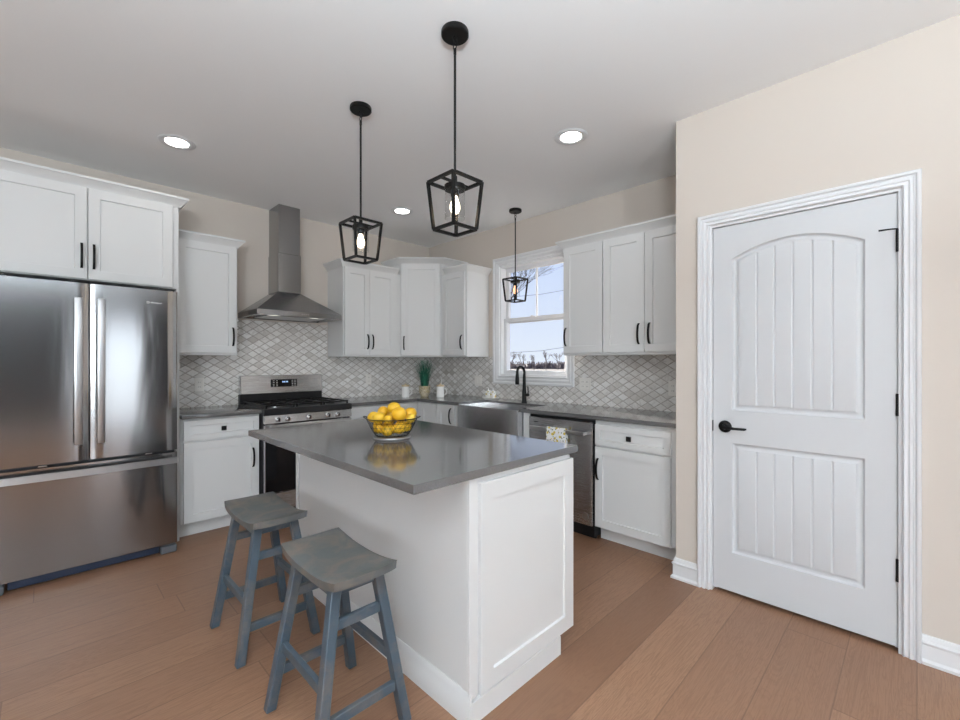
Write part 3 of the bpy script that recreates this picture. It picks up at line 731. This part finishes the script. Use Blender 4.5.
dl = obj('door', bowed(.002, xm - .0035, .700, 1.782), 'steel', r); dR = obj('door', bowed(xm + .0035, FW - .002, .700, 1.782), 'steel', r)
fd = obj('freezer_drawer', bowed(.002, FW - .002, .062, .682), 'steel', r)
def vhandle(x, par):
    mb = MB().box(x - .019, x + .019, -.062, -.050, .803, 1.688, .004, 2)
    for z_ in (.84, 1.65): mb.box(x - .012, x + .012, -.052, -.003, z_ - .02, z_ + .02, .003)
    obj('handle', mb, 'steel_handle', par)
vhandle(xm - .052, dl); vhandle(xm + .052, dR)
mb = MB(); n = 16
t = bmesh.new(); rr = []
for i in range(n + 1):
    u = i / n; x = .012 + (FW - .024) * u; y = -.052 - .014 * (1 - (2 * u - 1) ** 2)
    rr.append([t.verts.new(p) for p in ((x, y - .006, .618), (x, y - .006, .655), (x, y + .006, .658), (x, y + .006, .615))])
for P_, Q_ in zip(rr, rr[1:]):
    for k in range(4): t.faces.new((P_[k], P_[(k + 1) % 4], Q_[(k + 1) % 4], Q_[k]))
t.faces.new(rr[0]); t.faces.new(rr[-1][::-1]); bmesh.ops.recalc_face_normals(t, faces=t.faces)
mb.merge(t)
for x_ in (.04, FW - .04): mb.box(x_ - .016, x_ + .016, -.05, .0, .622, .651, .003)
obj('handle', mb, 'steel_handle', fd)
for x_ in (.25, FW - .16): obj('hinge_clip', MB().box(x_ - .02, x_ + .02, -.004, .05, .686, .696, .003), 'chrome', r)
obj('kick_plate', MB().box(.11, FW - .10, .03, .05, .008, .060, .002), 'copper', r, label='dark blue-grey kick plate')
for x_ in (.0, FW - .10): obj('foot', MB().box(x_ + .004, x_ + .096, -.004, .10, .0, .048, .006), pmat('grey_foot', rgb(92, 96, 102), .5)[0], r)
for x_ in (.06, FW - .06): obj('hinge_cap', MB().box(x_ - .045, x_ + .045, .0, .12, 1.783, 1.797, .004), 'blackplastic', r)
def text(txt, size, loc, rz, mat, parent, name='lettering', ext=.0006, align='CENTER'):
    cu = bpy.data.curves.new('t', 'FONT'); cu.body = txt; cu.size = size; cu.extrude = ext; cu.align_x = align; cu.resolution_u = 3
    o = bpy.data.objects.new('t', cu); COL.objects.link(o); bpy.context.view_layer.update()
    me = bpy.data.meshes.new_from_object(o.evaluated_get(bpy.context.evaluated_depsgraph_get())); bpy.data.objects.remove(o)
    me.transform(Matrix.Translation(loc) @ Matrix.Rotation(R(rz), 4, 'Z') @ Matrix.Rotation(R(90), 4, 'X'))
    me.materials.clear(); me.materials.append(M[mat]); o = bpy.data.objects.new(name, me); COL.objects.link(o); o.parent = parent; return o
text('Whirlpool', .0145, (.788, -.0014, 1.690), 0, 'ceramic', dR)
obj('badge', MB().tube([(.744 + .007 * cos(a), -.0018, 1.695 + .012 * sin(a) * .6) for a in [i * 2 * pi / 16 for i in range(16)]], .0012, 6, True), 'ceramic', dR)

# ------------------------------------------------------------------ dishwasher + towel
r = thing('dishwasher', 'stainless steel dishwasher with lemon towel on its bar handle', 'dishwasher', (2.822, 2.260, 0), -90)
obj('body', MB().box(.004, .596, .022, .60, .02, .875), 'blackplastic', r)
fr = obj('front_panel', MB().box(.006, .590, 0, .021, .100, .858, .004), 'steel_range', r)
mb = MB().bar((.045, -.045, .775), (.552, -.045, .775), .014, .030, .004)
for x_ in (.06, .537): mb.box(x_ - .012, x_ + .012, -.042, .001, .765, .785, .002)
obj('handle', mb, 'steel_handle', fr)
obj('toe_panel', MB().box(.006, .590, .055, .07, .0, .098), 'blackplastic', r)
obj('round_badge', MB().lathe([(0, 0), (.026, 0), (.028, .001), (.026, .0022), (.020, .0012), (0, .0012)], n=28, mat=Matrix.Translation((.535, 0, .165)) @ Matrix.Rotation(R(90), 4, 'X')), 'steel_handle', fr)
obj('vent_label', MB().box(.06, .10, -.001, .001, .815, .821), 'blackplastic', fr)
# towel: a folded sheet over the bar
t = bmesh.new(); x0, x1 = .225, .400; nx = 14; prof_t = []
zt = .792
for k in range(13): prof_t.append((-.062 - .0015 * sin(k * .9), .560 + (zt - .560) * k / 12))
for k in range(1, 6): a_ = pi * k / 6; prof_t.append((-.045 - .017 * cos(a_), zt + .007 * sin(a_)))
for k in range(9): prof_t.append((-.028, zt - (zt - .62) * k / 8))
ro = []
for i in range(nx + 1):
    x = x0 + (x1 - x0) * i / nx; wv = .0022 * sin(i * 1.35)
    ro.append([t.verts.new((x, y + wv * (1 if k < 13 else .3) * min(1, (zt - z) / .08 + .1), z)) for k, (y, z) in enumerate(prof_t)])
for P_, Q_ in zip(ro, ro[1:]):
    for k in range(len(prof_t) - 1): t.faces.new((P_[k], P_[k + 1], Q_[k + 1], Q_[k]))
o = obj('dish_towel', t, 'towel', None, 60); o.location = (2.822, 2.260, 0); o.rotation_euler = (0, 0, R(-90))
sm = o.modifiers.new('thickness', 'SOLIDIFY'); sm.thickness = .003; sm.offset = 0
tag(o, 'white towel with yellow lemon print hanging over the dishwasher handle', 'towel')

# ------------------------------------------------------------------ island
IX0, IX1, IY0, IY1 = 1.080, 1.712, 1.135, 2.635
r = thing('kitchen_island', 'white panelled kitchen island cabinet under the grey quartz slab', 'island', (IX0, IY0, 0))
wI, dI = IX1 - IX0, IY1 - IY0
obj('carcass', MB().box(0, wI, 0, dI, .108, .882, .001), 'cab', r)
obj('plinth', MB().box(.004, .545, .004, dI - .004, 0, .108), 'cab', r)
obj('end_panel', MB().shaker(.046, wI + .018, .085, .858, -.015, -.0005, .068, .009), 'cab', r)
obj('end_panel', MB().box(.046, wI, dI + .0005, dI + .012, .085, .858, .002), 'cab', r)
obj('corner_trim', MB().box(-.008, .030, -.010, -.0005, .09, .8815, .001), 'cab', r)
obj('corner_trim', MB().box(-.008, -.0005, -.0005, .032, .118, .8815, .001), 'cab', r)
obj('corner_trim', MB().box(-.008, -.0005, dI - .032, dI, .118, .8815, .001), 'cab', r)
BBI = [(0, 0), (.016, 0), (.016, .070), (.012, .076), (.012, .098), (.006, .108), (.003, .114), (0, .114)]
obj('base_moulding', MB().sweep([(0, dI), (0, -.0155)], BBI, flat), 'cab', r)
obj('base_moulding', MB().box(.0008, .548, -.016, .003, .0, .083, .0015), 'cab', r)
for k, (y0, y1) in enumerate(((.006, .496), (.502, .996), (1.002, 1.494))):
    e_ = MB().shaker(y0, y1, .70, .868, -.020, -.0005, .045); dd = MB().shaker(y0, y1, .118, .690, -.020, -.0005)
    for mbb, nm in ((e_, 'drawer'), (dd, 'cabinet_door')):
        bmesh.ops.transform(mbb.bm, matrix=Matrix.Translation((wI, 0, 0)) @ Matrix.Rotation(R(90), 4, 'Z'), verts=mbb.bm.verts)
        o = obj(nm, mbb, 'cab', r)
        hb = MB()
        if nm == 'drawer': hb.box(wI + .020, wI + .044, (y0 + y1) / 2 - .016, (y0 + y1) / 2 + .016, .768, .800, .002); obj('knob', hb, 'black', o)
        else:
            hb.pull(y1 - .035, .53, .67, -.020); bmesh.ops.transform(hb.bm, matrix=Matrix.Translation((wI, 0, 0)) @ Matrix.Rotation(R(90), 4, 'Z'), verts=hb.bm.verts); obj('handle', hb, 'black', o)
mb = MB().box(.819, 1.755, 1.113, 2.668, CT - .0305, CT, .0015, 1)
tag(obj('island_countertop', mb, 'quartz'), 'large polished grey quartz slab on the kitchen island', 'countertop')

# ------------------------------------------------------------------ stools
def make_stool(label):
    r = thing('bar_stool', label, 'stool', (.762, 2.245, 0), 0, 'saddle seat stools at the island')
    # seat: saddle dips along y, .235 x .44
    t = bmesh.new(); nx, ny = 12, 20; sx, sy = .122, .222; top = []; bot = []
    for i in range(nx + 1):
        a = -1 + 2 * i / nx; ra_, rb_ = [], []
        for j in range(ny + 1):
            b_ = -1 + 2 * j / ny
            x = sx * a * (1 - .03 * abs(b_) ** 6); y = sy * b_ * (1 - .03 * abs(a) ** 6)
            z = .584 + .024 * abs(b_) ** 2.4 - .003 * (1 - a * a)
            ed = .007 * (max(abs(a), abs(b_)) ** 9)
            ra_.append(t.verts.new((x, y, z - ed))); rb_.append(t.verts.new((x * .985, y * .985, z - .036 + .004 * (1 - abs(b_)))))
        top.append(ra_); bot.append(rb_)
    for i in range(nx):
        for j in range(ny):
            t.faces.new((top[i][j], top[i + 1][j], top[i + 1][j + 1], top[i][j + 1])); t.faces.new((bot[i][j], bot[i][j + 1], bot[i + 1][j + 1], bot[i + 1][j]))
    for i in range(nx):
        for j in (0, ny): t.faces.new((top[i][j], top[i + 1][j], bot[i + 1][j], bot[i][j]))
    for j in range(ny):
        for i in (0, nx): t.faces.new((top[i][j], top[i][j + 1], bot[i][j + 1], bot[i][j]))
    bmesh.ops.recalc_face_normals(t, faces=t.faces)
    obj('seat', t, 'stool_seat', r, 45, label='worn grey saddle seat')
    F = lambda i, j, z: Vector((i * (.166 - .089 * z / .57), j * (.197 - .055 * z / .57), z))
    for i in (-1, 1):
        for j in (-1, 1):
            obj('leg', MB().beam(F(i, j, 0), F(i, j, .566), .036, .036, .003, .036, .036), 'stool_leg', r)
    for j in (-1, 1):
        for z_ in (.14, .43):
            a, b_ = F(-1, j, z_), F(1, j, z_); obj('rung', MB().bar(a + Vector((.0182, 0, 0)), b_ - Vector((.0182, 0, 0)), .020, .034, .002), 'stool_leg', r)
        a, b_ = F(-1, j, .545), F(1, j, .545); obj('apron', MB().bar(a + Vector((.0182, 0, 0)), b_ - Vector((.0182, 0, 0)), .018, .045, .002), 'stool_leg', r)
    for i in (-1, 1):
        a, b_ = F(i, -1, .24), F(i, 1, .24); obj('rung', MB().bar(a + Vector((0, .0182, 0)), b_ - Vector((0, .0182, 0)), .020, .034, .002), 'stool_leg', r)
        a, b_ = F(i, -1, .535), F(i, 1, .535); obj('apron', MB().bar(a + Vector((0, .0182, 0)), b_ - Vector((0, .0182, 0)), .018, .035, .002), 'stool_leg', r)
    return r
s1 = make_stool('blue-grey wooden saddle stool farther away, nearer the refrigerator')
dup(s1, (.766, 1.514, 0), 'blue-grey wooden saddle stool nearest the camera, beside the island front')

# ------------------------------------------------------------------ pendants
def make_pendant(label, loc, bulb, k):
    r = thing('pendant_light', label, 'pendant light', loc, 0, 'black lantern pendants'); r.name = 'pendant_light'
    # local z: 0 = ceiling
    obj('canopy', MB().lathe([(0, 0), (.058, 0), (.060, -.004), (.060, -.020), (.055, -.025), (0, -.025)], n=36), 'black', r)
    ztop, zbot = 2.086 - CH, 1.880 - CH
    mb = MB().tube([(.012 * cos(a), 0, -.040 + .017 * sin(a)) for a in [i * 2 * pi / 14 for i in range(14)]], .0025, 6, True)
    mb.tube([(0, .010 * cos(a), -.066 + .014 * sin(a)) for a in [i * 2 * pi / 14 for i in range(14)]], .0025, 6, True)
    obj('link', mb, 'black', r)
    obj('rod', MB().lathe([(0, -.078), (.0065, -.078), (.0065, -.10), (.0055, -.105), (.0055, ztop + .03), (.010, ztop + .026), (.010, ztop + .004), (0, ztop + .004)], n=12), 'black', r)
    a_, b_ = .0835, .066; w_ = .012
    mb = MB()
    ct = [(-a_, -a_), (a_, -a_), (a_, a_), (-a_, a_)]; cb_ = [(-b_, -b_), (b_, -b_), (b_, b_), (-b_, b_)]
    for i in range(4):
        p, q = ct[i], ct[(i + 1) % 4]; mb.bar((p[0], p[1], ztop), (q[0], q[1], ztop), w_, w_)
        p, q = cb_[i], cb_[(i + 1) % 4]; mb.bar((p[0], p[1], zbot), (q[0], q[1], zbot), w_, w_)
        mb.beam((cb_[i][0], cb_[i][1], zbot), (ct[i][0], ct[i][1], ztop), w_, w_)
    mb.bar((-a_, 0, ztop), (a_, 0, ztop), w_, w_ * .7)
    obj('lantern_frame', mb, 'black', r)
    sk = obj('socket_cap', MB().lathe([(0, ztop - .005), (.012, ztop - .005), (.014, ztop - .012), (.046, ztop - .014), (.046, ztop - .034), (.020, ztop - .036), (.018, ztop - .060), (0, ztop - .060)], n=28), 'black', r)
    obj('glass_shade', MB().lathe([(.0445, ztop - .034), (.0445, ztop - .160), (.0425, ztop - .160), (.0425, ztop - .034)], n=36), 'shade', r, 50)
    obj('bulb', MB().lathe([(0, ztop - .060), (.010, ztop - .061), (.014, ztop - .078), (.0215, ztop - .100), (.022, ztop - .116), (.014, ztop - .134), (0, ztop - .140)], n=20), bulb, sk)
    return r
p1 = make_pendant('black lantern pendant nearest the camera, the largest above the island', (1.275, 1.430, CH), 'filament', 1)
dup(p1, (1.276, 2.234, CH), 'black lantern pendant above the far half of the island')
p3 = make_pendant('black lantern pendant with amber bulb hanging before the window above the sink', (3.175, 2.700, CH), 'amber', 3)

# recessed lights
def can(label, x, y):
    r = thing('recessed_light', label, 'ceiling light', (x, y, CH - .006), 0, 'recessed ceiling lights')
    obj('trim_ring', MB().lathe([(.066, .004), (.072, .0005), (.100, 0), (.106, .004), (.106, .0055), (.066, .0055)], n=40), 'trim', r)
    obj('lens', MB().lathe([(0, .003), (.0655, .003), (.0655, .005), (0, .005)], n=40), 'led', r)
    return r
can('round recessed ceiling light in front of the refrigerator cabinets', .624, 3.448)
can('round recessed ceiling light nearest the pantry wall corner', 2.400, 1.573)
can('round recessed ceiling light over the far corner, between the two island pendants', 2.434, 3.492)
can('round recessed ceiling light behind the camera', -1.6, -1.6)

# ------------------------------------------------------------------ outlets
def outlet(label, loc, rz, gangs, kind='outlet', n='wall_outlet'):
    r = thing(n, label, 'outlet', loc, rz, 'beige wall plates on the backsplash')
    w_ = .070 + .046 * (gangs - 1)
    pl = obj('plate', MB().box(-w_ / 2, w_ / 2, -.006, 0, -.0575, .0575, .002), 'plate', r)
    for g in range(gangs):
        x = -w_ / 2 + .035 + .046 * g
        if kind == 'switch': obj('rocker', MB().box(x - .016, x + .016, -.009, -.0055, -.033, .033, .002), 'plate', r)
        else:
            for z_ in (-.02, .02):
                s_ = obj('socket', MB().box(x - .016, x + .016, -.008, -.0055, z_ - .014, z_ + .014, .003), 'plate', r)
                obj('slot', MB().box(x - .007, x - .005, -.0083, -.0078, z_ - .004, z_ + .006), 'dark', s_); obj('slot', MB().box(x + .005, x + .007, -.0083, -.0078, z_ - .004, z_ + .006), 'dark', s_)
    return r
outlet('single wall outlet above the counter between refrigerator and range', (.949, YA - .0105, 1.105), 0, 1)
outlet('single wall outlet on the tiles right of the range', (2.587, YA - .0105, 1.105), 0, 1)
outlet('double wall plate on the tiles left of the window', (XB - .0105, 3.475, 1.09), -90, 2, 'switch', 'wall_switch')['category'] = 'switch'
outlet('double wall plate on the tiles under the right wall cabinets', (XB - .0105, 2.110, 1.10), -90, 2)
outlet('wall outlet cut off by the pantry corner at the right end of the counter', (XB - .0105, 1.335, 1.095), -90, 1)

# ------------------------------------------------------------------ counter objects
# planter with grass
r = thing('potted_grass', 'patterned planter with tall dark green grass in the counter corner', 'plant', (3.035, 3.915, CT))
obj('pot', MB().lathe([(0, 0), (.036, 0), (.042, .006), (.058, .035), (.064, .060), (.066, .115), (.063, .118), (.059, .110), (0, .105)], n=32), 'planter', r)
rnd = random.Random(4); t = bmesh.new()
for k in range(230):
    a = rnd.random() * 2 * pi; r0 = rnd.random() * .045; L_ = rnd.uniform(.27, .336); ln = rnd.uniform(.02, .62)
    b0 = Vector((r0 * cos(a), r0 * sin(a), .10)); d = Vector((cos(a), sin(a), 0)); side = Vector((-sin(a), cos(a), 0)) * rnd.uniform(.0018, .0032); pv = None
    if d.x + d.y > .4: ln *= .6
    for i in range(5):
        u = i / 4; c_ = b0 + d * (ln * L_ * u ** 1.6) + Vector((0, 0, L_ * u * (1 - .12 * ln * u))); ww = side * (1 - u * .85)
        A = t.verts.new(c_ - ww); B = t.verts.new(c_ + ww)
        if pv: t.faces.new((pv[0], pv[1], B, A))
        pv = (A, B)
o = obj('grass_blades', t, 'grass', r, 60)

def mug(name, label, loc, rz, lid, straw):
    r = thing(name, label, 'mug', loc, rz)
    obj('cup', MB().lathe([(0, 0), (.038, 0), (.042, .004), (.042, .118), (.039, .120), (.036, .112), (.036, .01), (0, .008)], n=32), 'ceramic', r)
    obj('handle', MB().tube([(.040 + .030 * sin(a), 0, .062 + .036 * cos(a)) for a in [pi * k / 10 for k in range(11)]], .0055, 10), 'ceramic', r)
    obj('lid', MB().lathe([(0, .119), (.043, .119), (.044, .123), (.043, .134), (.030, .138), (.012, .139), (.010, .150), (0, .151)], n=32), 'lidwood', r)
    if straw: obj('straw', MB().tube([(.012, 0, .12), (.014, 0, .205)], .003, 8), 'ceramic', r)
mug('lidded_mug', 'white lidded mug standing left of the potted grass', (2.800, 3.950, CT), -45, 1, False)
mug('lidded_mug', 'white lidded mug with straw standing right of the potted grass', (3.075, 3.690, CT), -45, 1, True)

r = thing('soap_tray', 'small white rectangular tray beside the sink under the window corner', 'tray', (3.240, 3.085, CT), -90)
t = bmesh.new(); rings = []
for sx, sy, z in ((.060, .030, 0), (.085, .048, .022), (.082, .045, .022), (.058, .028, .005)): rings.append([t.verts.new((i * sx, j * sy, z)) for i, j in ((-1, -1), (1, -1), (1, 1), (-1, 1))])
for A, B in zip(rings, rings[1:]):
    for i in range(4): t.faces.new((A[i], A[(i + 1) % 4], B[(i + 1) % 4], B[i]))
t.faces.new(rings[0][::-1]); t.faces.new(rings[-1]); bmesh.ops.recalc_face_normals(t, faces=t.faces)
bmesh.ops.bevel(t, geom=list(t.edges), offset=.003, segments=2, affect='EDGES')
obj('dish', t, 'ceramic', r)
def bottle(label, y, pump):
    r = thing('soap_dispenser', label, 'soap dispenser', (3.240, y, CT + .0055), -90, 'lemon soap dispensers on the tray')
    obj('bottle', MB().box(-.026, .026, -.020, .020, 0, .082, .006, 2), 'lemonprint', r)
    obj('pump', MB().lathe([(0, .082), (.012, .082), (.012, .094), (.004, .096), (.004, .116), (0, .116)], n=16).tube([(0, 0, .115), (-.012, -.003, .118), (-.026, -.006, .112)], .004, 8), 'ceramic', r)
bottle('left lemon-print soap dispenser on the tray by the sink', 3.118, 1)
bottle('right lemon-print soap dispenser on the tray by the sink', 3.052, 1)

# ------------------------------------------------------------------ bowl of lemons
BX, BY = 1.262, 1.898
r = thing('wire_fruit_bowl', 'round wire fruit bowl full of lemons on the island', 'bowl', (BX, BY, CT))
obj('base_ring', MB().lathe([(.0, .000), (.092, .000), (.095, .004), (.092, .009), (.080, .012), (.0, .012)], n=44), 'steel_handle', r, label='pale metal base disc')
def br(z): return .082 + (.130 - .082) * ((z - .016) / .086) ** .8
mb = MB()
for z, rr_ in ((.016, .0020), (.038, .0011), (.060, .0011), (.082, .0011), (.102, .0026)):
    mb.tube([(br(z) * cos(a), br(z) * sin(a), z) for a in [i * 2 * pi / 48 for i in range(48)]], rr_, 6, True)
obj('hoops', mb, 'black', r)
mb = MB()
for k in range(28):
    for sg in (-1, 1):
        a0 = k * 2 * pi / 28
        mb.tube([(br(z) * cos(a0 + sg * (z - .016) * 5), br(z) * sin(a0 + sg * (z - .016) * 5), z) for z in (.016, .038, .060, .082, .102)], .0008, 5)
obj('wire_mesh', mb, 'black', r)
for sg in (-1, 1):
    c_ = Vector((sg * .132 / sqrt(2), -sg * .132 / sqrt(2), .102)); o_ = Vector((sg / sqrt(2), -sg / sqrt(2), 0)); s_ = Vector((1 / sqrt(2), 1 / sqrt(2), 0))
    obj('handle', MB().tube([c_ + s_ * (.022 * cos(a)) + o_ * (.013 * sin(a)) + Vector((0, 0, .006 * sin(a))) for a in [pi * i / 8 for i in range(9)]], .0022, 6), 'black', r)
t = bmesh.new(); pr = []
for i in range(17):
    a = pi * i / 16; z = -1.12 * cos(a); q = sin(a) ** .92
    if i in (0, 16): q = 0; z *= 1.10
    if i in (1, 15): q *= .62; z *= 1.03
    pr.append((max(q, 0), z))
lm = MB().lathe(pr, n=20).bm; lem = bpy.data.meshes.new('lemon'); lm.to_mesh(lem); lm.free(); lem.materials.append(M['lemon'])
for p in lem.polygons: p.use_smooth = True
# (right in picture, away from camera, height above slab, radius, tilt, yaw)
spec = [(-0.0931, -0.0116, 0.1060, 0.0276, 60, 20, 'lemon at the left rim of the wire bowl'),
        (-0.0540, -0.0621, 0.1083, 0.0304, 80, 70, 'lemon at the front left of the pile above the bowl rim'),
        (-0.0553, 0.0390, 0.1272, 0.0285, 70, 130, 'lemon at the back left top of the pile'),
        (0.0037, 0.0326, 0.1477, 0.0313, 85, 40, 'topmost lemon in the middle of the pile'),
        (-0.0020, -0.0880, 0.1040, 0.0202, 30, 0, 'small lemon at the front middle, upright above the bowl rim'),
        (0.0448, -0.0441, 0.1244, 0.0368, 88, 15, 'largest lemon, front right of the pile'),
        (0.0871, 0.0341, 0.1173, 0.0331, 75, 100, 'lemon at the back right top of the pile'),
        (0.0991, -0.0218, 0.0995, 0.0239, 40, 60, 'lemon at the right rim of the wire bowl'),
        (0.0300, 0.0850, 0.1100, 0.0276, 60, 60, 'lemon at the rear of the pile, behind the topmost'),
        (-0.0466, 0.0878, 0.0991, 0.0258, 60, 60, 'lemon at the rear left of the bowl behind the pile')]
lowl = [(-0.0591, -0.0410, 0.0525, 0.0267), (-0.0087, -0.0668, 0.0457, 0.0276), (0.0478, -0.0532, 0.0552, 0.0285), (0.0743, -0.0016, 0.0570, 0.0267), (-0.0752, 0.0133, 0.0590, 0.0258), (-0.0300, 0.0520, 0.0560, 0.0276), (0.0360, 0.0600, 0.0560, 0.0276), (0.0004, -0.0047, 0.0457, 0.0276), (-0.0012, -0.0025, 0.1006, 0.0248)]
for q in spec + lowl:
    o = bpy.data.objects.new('lemon', lem); COL.objects.link(o)
    u, v_, z_, rr_ = q[:4]; o.location = (BX + (u + v_) / sqrt(2), BY + (-u + v_) / sqrt(2), CT + z_); o.scale = (rr_ * .97, rr_ * .97, rr_ * .97)
    if len(q) > 4: o.rotation_euler = (R(q[4]), 0, R(q[5])); tag(o, q[6], 'lemon', 'lemons in the wire bowl')
    else: o.rotation_euler = (R(80), 0, R(37 * lowl.index(q))); tag(o, 'lemon seen through the mesh in the lower layer of the bowl', 'lemon', 'lemons in the wire bowl')

# ------------------------------------------------------------------ outside
o = struct('ground_field', MB().box(-60, 320, -200, 320, -.62, -.60), 'field'); o.name = 'ground'
def at(u, v, D): a = (u - 480) / 437; return Vector((D * (1 + a) / sqrt(2), D * (1 - a) / sqrt(2), 1.30 - (v - 362) / 437 * D))
def grow(mb, p, d, L_, r_, depth, rnd, spread=.5, up=.15, n=5):
    q = p + d * L_; mb.tube([p, p + d * L_ * .5 + Vector((rnd.uniform(-1, 1), rnd.uniform(-1, 1), rnd.uniform(-1, 1))) * L_ * .04, q], [r_, r_ * .8, r_ * .62], n, caps=False)
    if depth == 0: return
    for k in range(3 if depth > 1 else 4):
        nd_ = (d + Vector((rnd.uniform(-1, 1), rnd.uniform(-1, 1), rnd.uniform(-.7, 1))) * spread + Vector((0, 0, up))).normalized()
        grow(mb, p + d * L_ * rnd.uniform(.55, 1.0), nd_, L_ * rnd.uniform(.55, .8), r_ * .55, depth - 1, rnd, spread, up, n)
def bare_tree(label, base, h, r_, depth, seed, mat, name, group=None, lean=(0, 0), n=5):
    rnd = random.Random(seed); mb = MB(); grow(mb, Vector((0, 0, 0)), Vector((lean[0], lean[1], 1)).normalized(), h * .36, r_, depth, rnd, .62, .10, n)
    o = obj(name, mb, mat, None, 60); o.location = base; return tag(o, label, 'tree', group)
b_ = at(468, 362, 14); b_.z = -.6
bare_tree('large bare tree close outside the window', b_, 8.6, .06, 7, 5, 'bark', 'bare_tree', lean=(.22, -.22))
labs = ['left end', 'second from the left', 'third from the left', 'centre', 'third from the right', 'second from the right', 'right end']
for k in range(7):
    u = 498 + k * 12; D = 95 + (k * 37 % 11); b_ = at(u, 362, D); b_.z = -.6
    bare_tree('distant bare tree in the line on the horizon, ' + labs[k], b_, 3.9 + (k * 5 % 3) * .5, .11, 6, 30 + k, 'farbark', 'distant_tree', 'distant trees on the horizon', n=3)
rnd = random.Random(9)
mb = MB()
for k in range(160):
    p = at(485 + rnd.random() * 100, 362, 120 + rnd.random() * 8); p.z = -.6; h = rnd.uniform(1.2, 2.2)
    for j in range(3): mb.tube([p + Vector((rnd.uniform(-.6, .6), rnd.uniform(-.6, .6), 0)), p + Vector((rnd.uniform(-1, 1), rnd.uniform(-1, 1), h))], [.22, .05], 3, caps=False)
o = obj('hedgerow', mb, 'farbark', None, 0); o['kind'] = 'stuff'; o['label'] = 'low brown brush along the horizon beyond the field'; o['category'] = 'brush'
for k, (va, vb) in enumerate(((291, 281), (345, 340), (316, 305))):
    a = at(440, va + 8, 26); c_ = at(640, vb - 8, 26); m_ = (a + c_) / 2 - Vector((0, 0, .5))
    tag(obj('power_line', MB().tube([a, (a + m_) / 2 - Vector((0, 0, .12)), m_, (c_ + m_) / 2 - Vector((0, 0, .12)), c_], .010, 5), 'cable'),
        ['highest power line crossing the upper sash sky', 'lowest power line crossing the window sky', 'middle power line crossing the window sky'][k], 'power line', 'power lines outside')
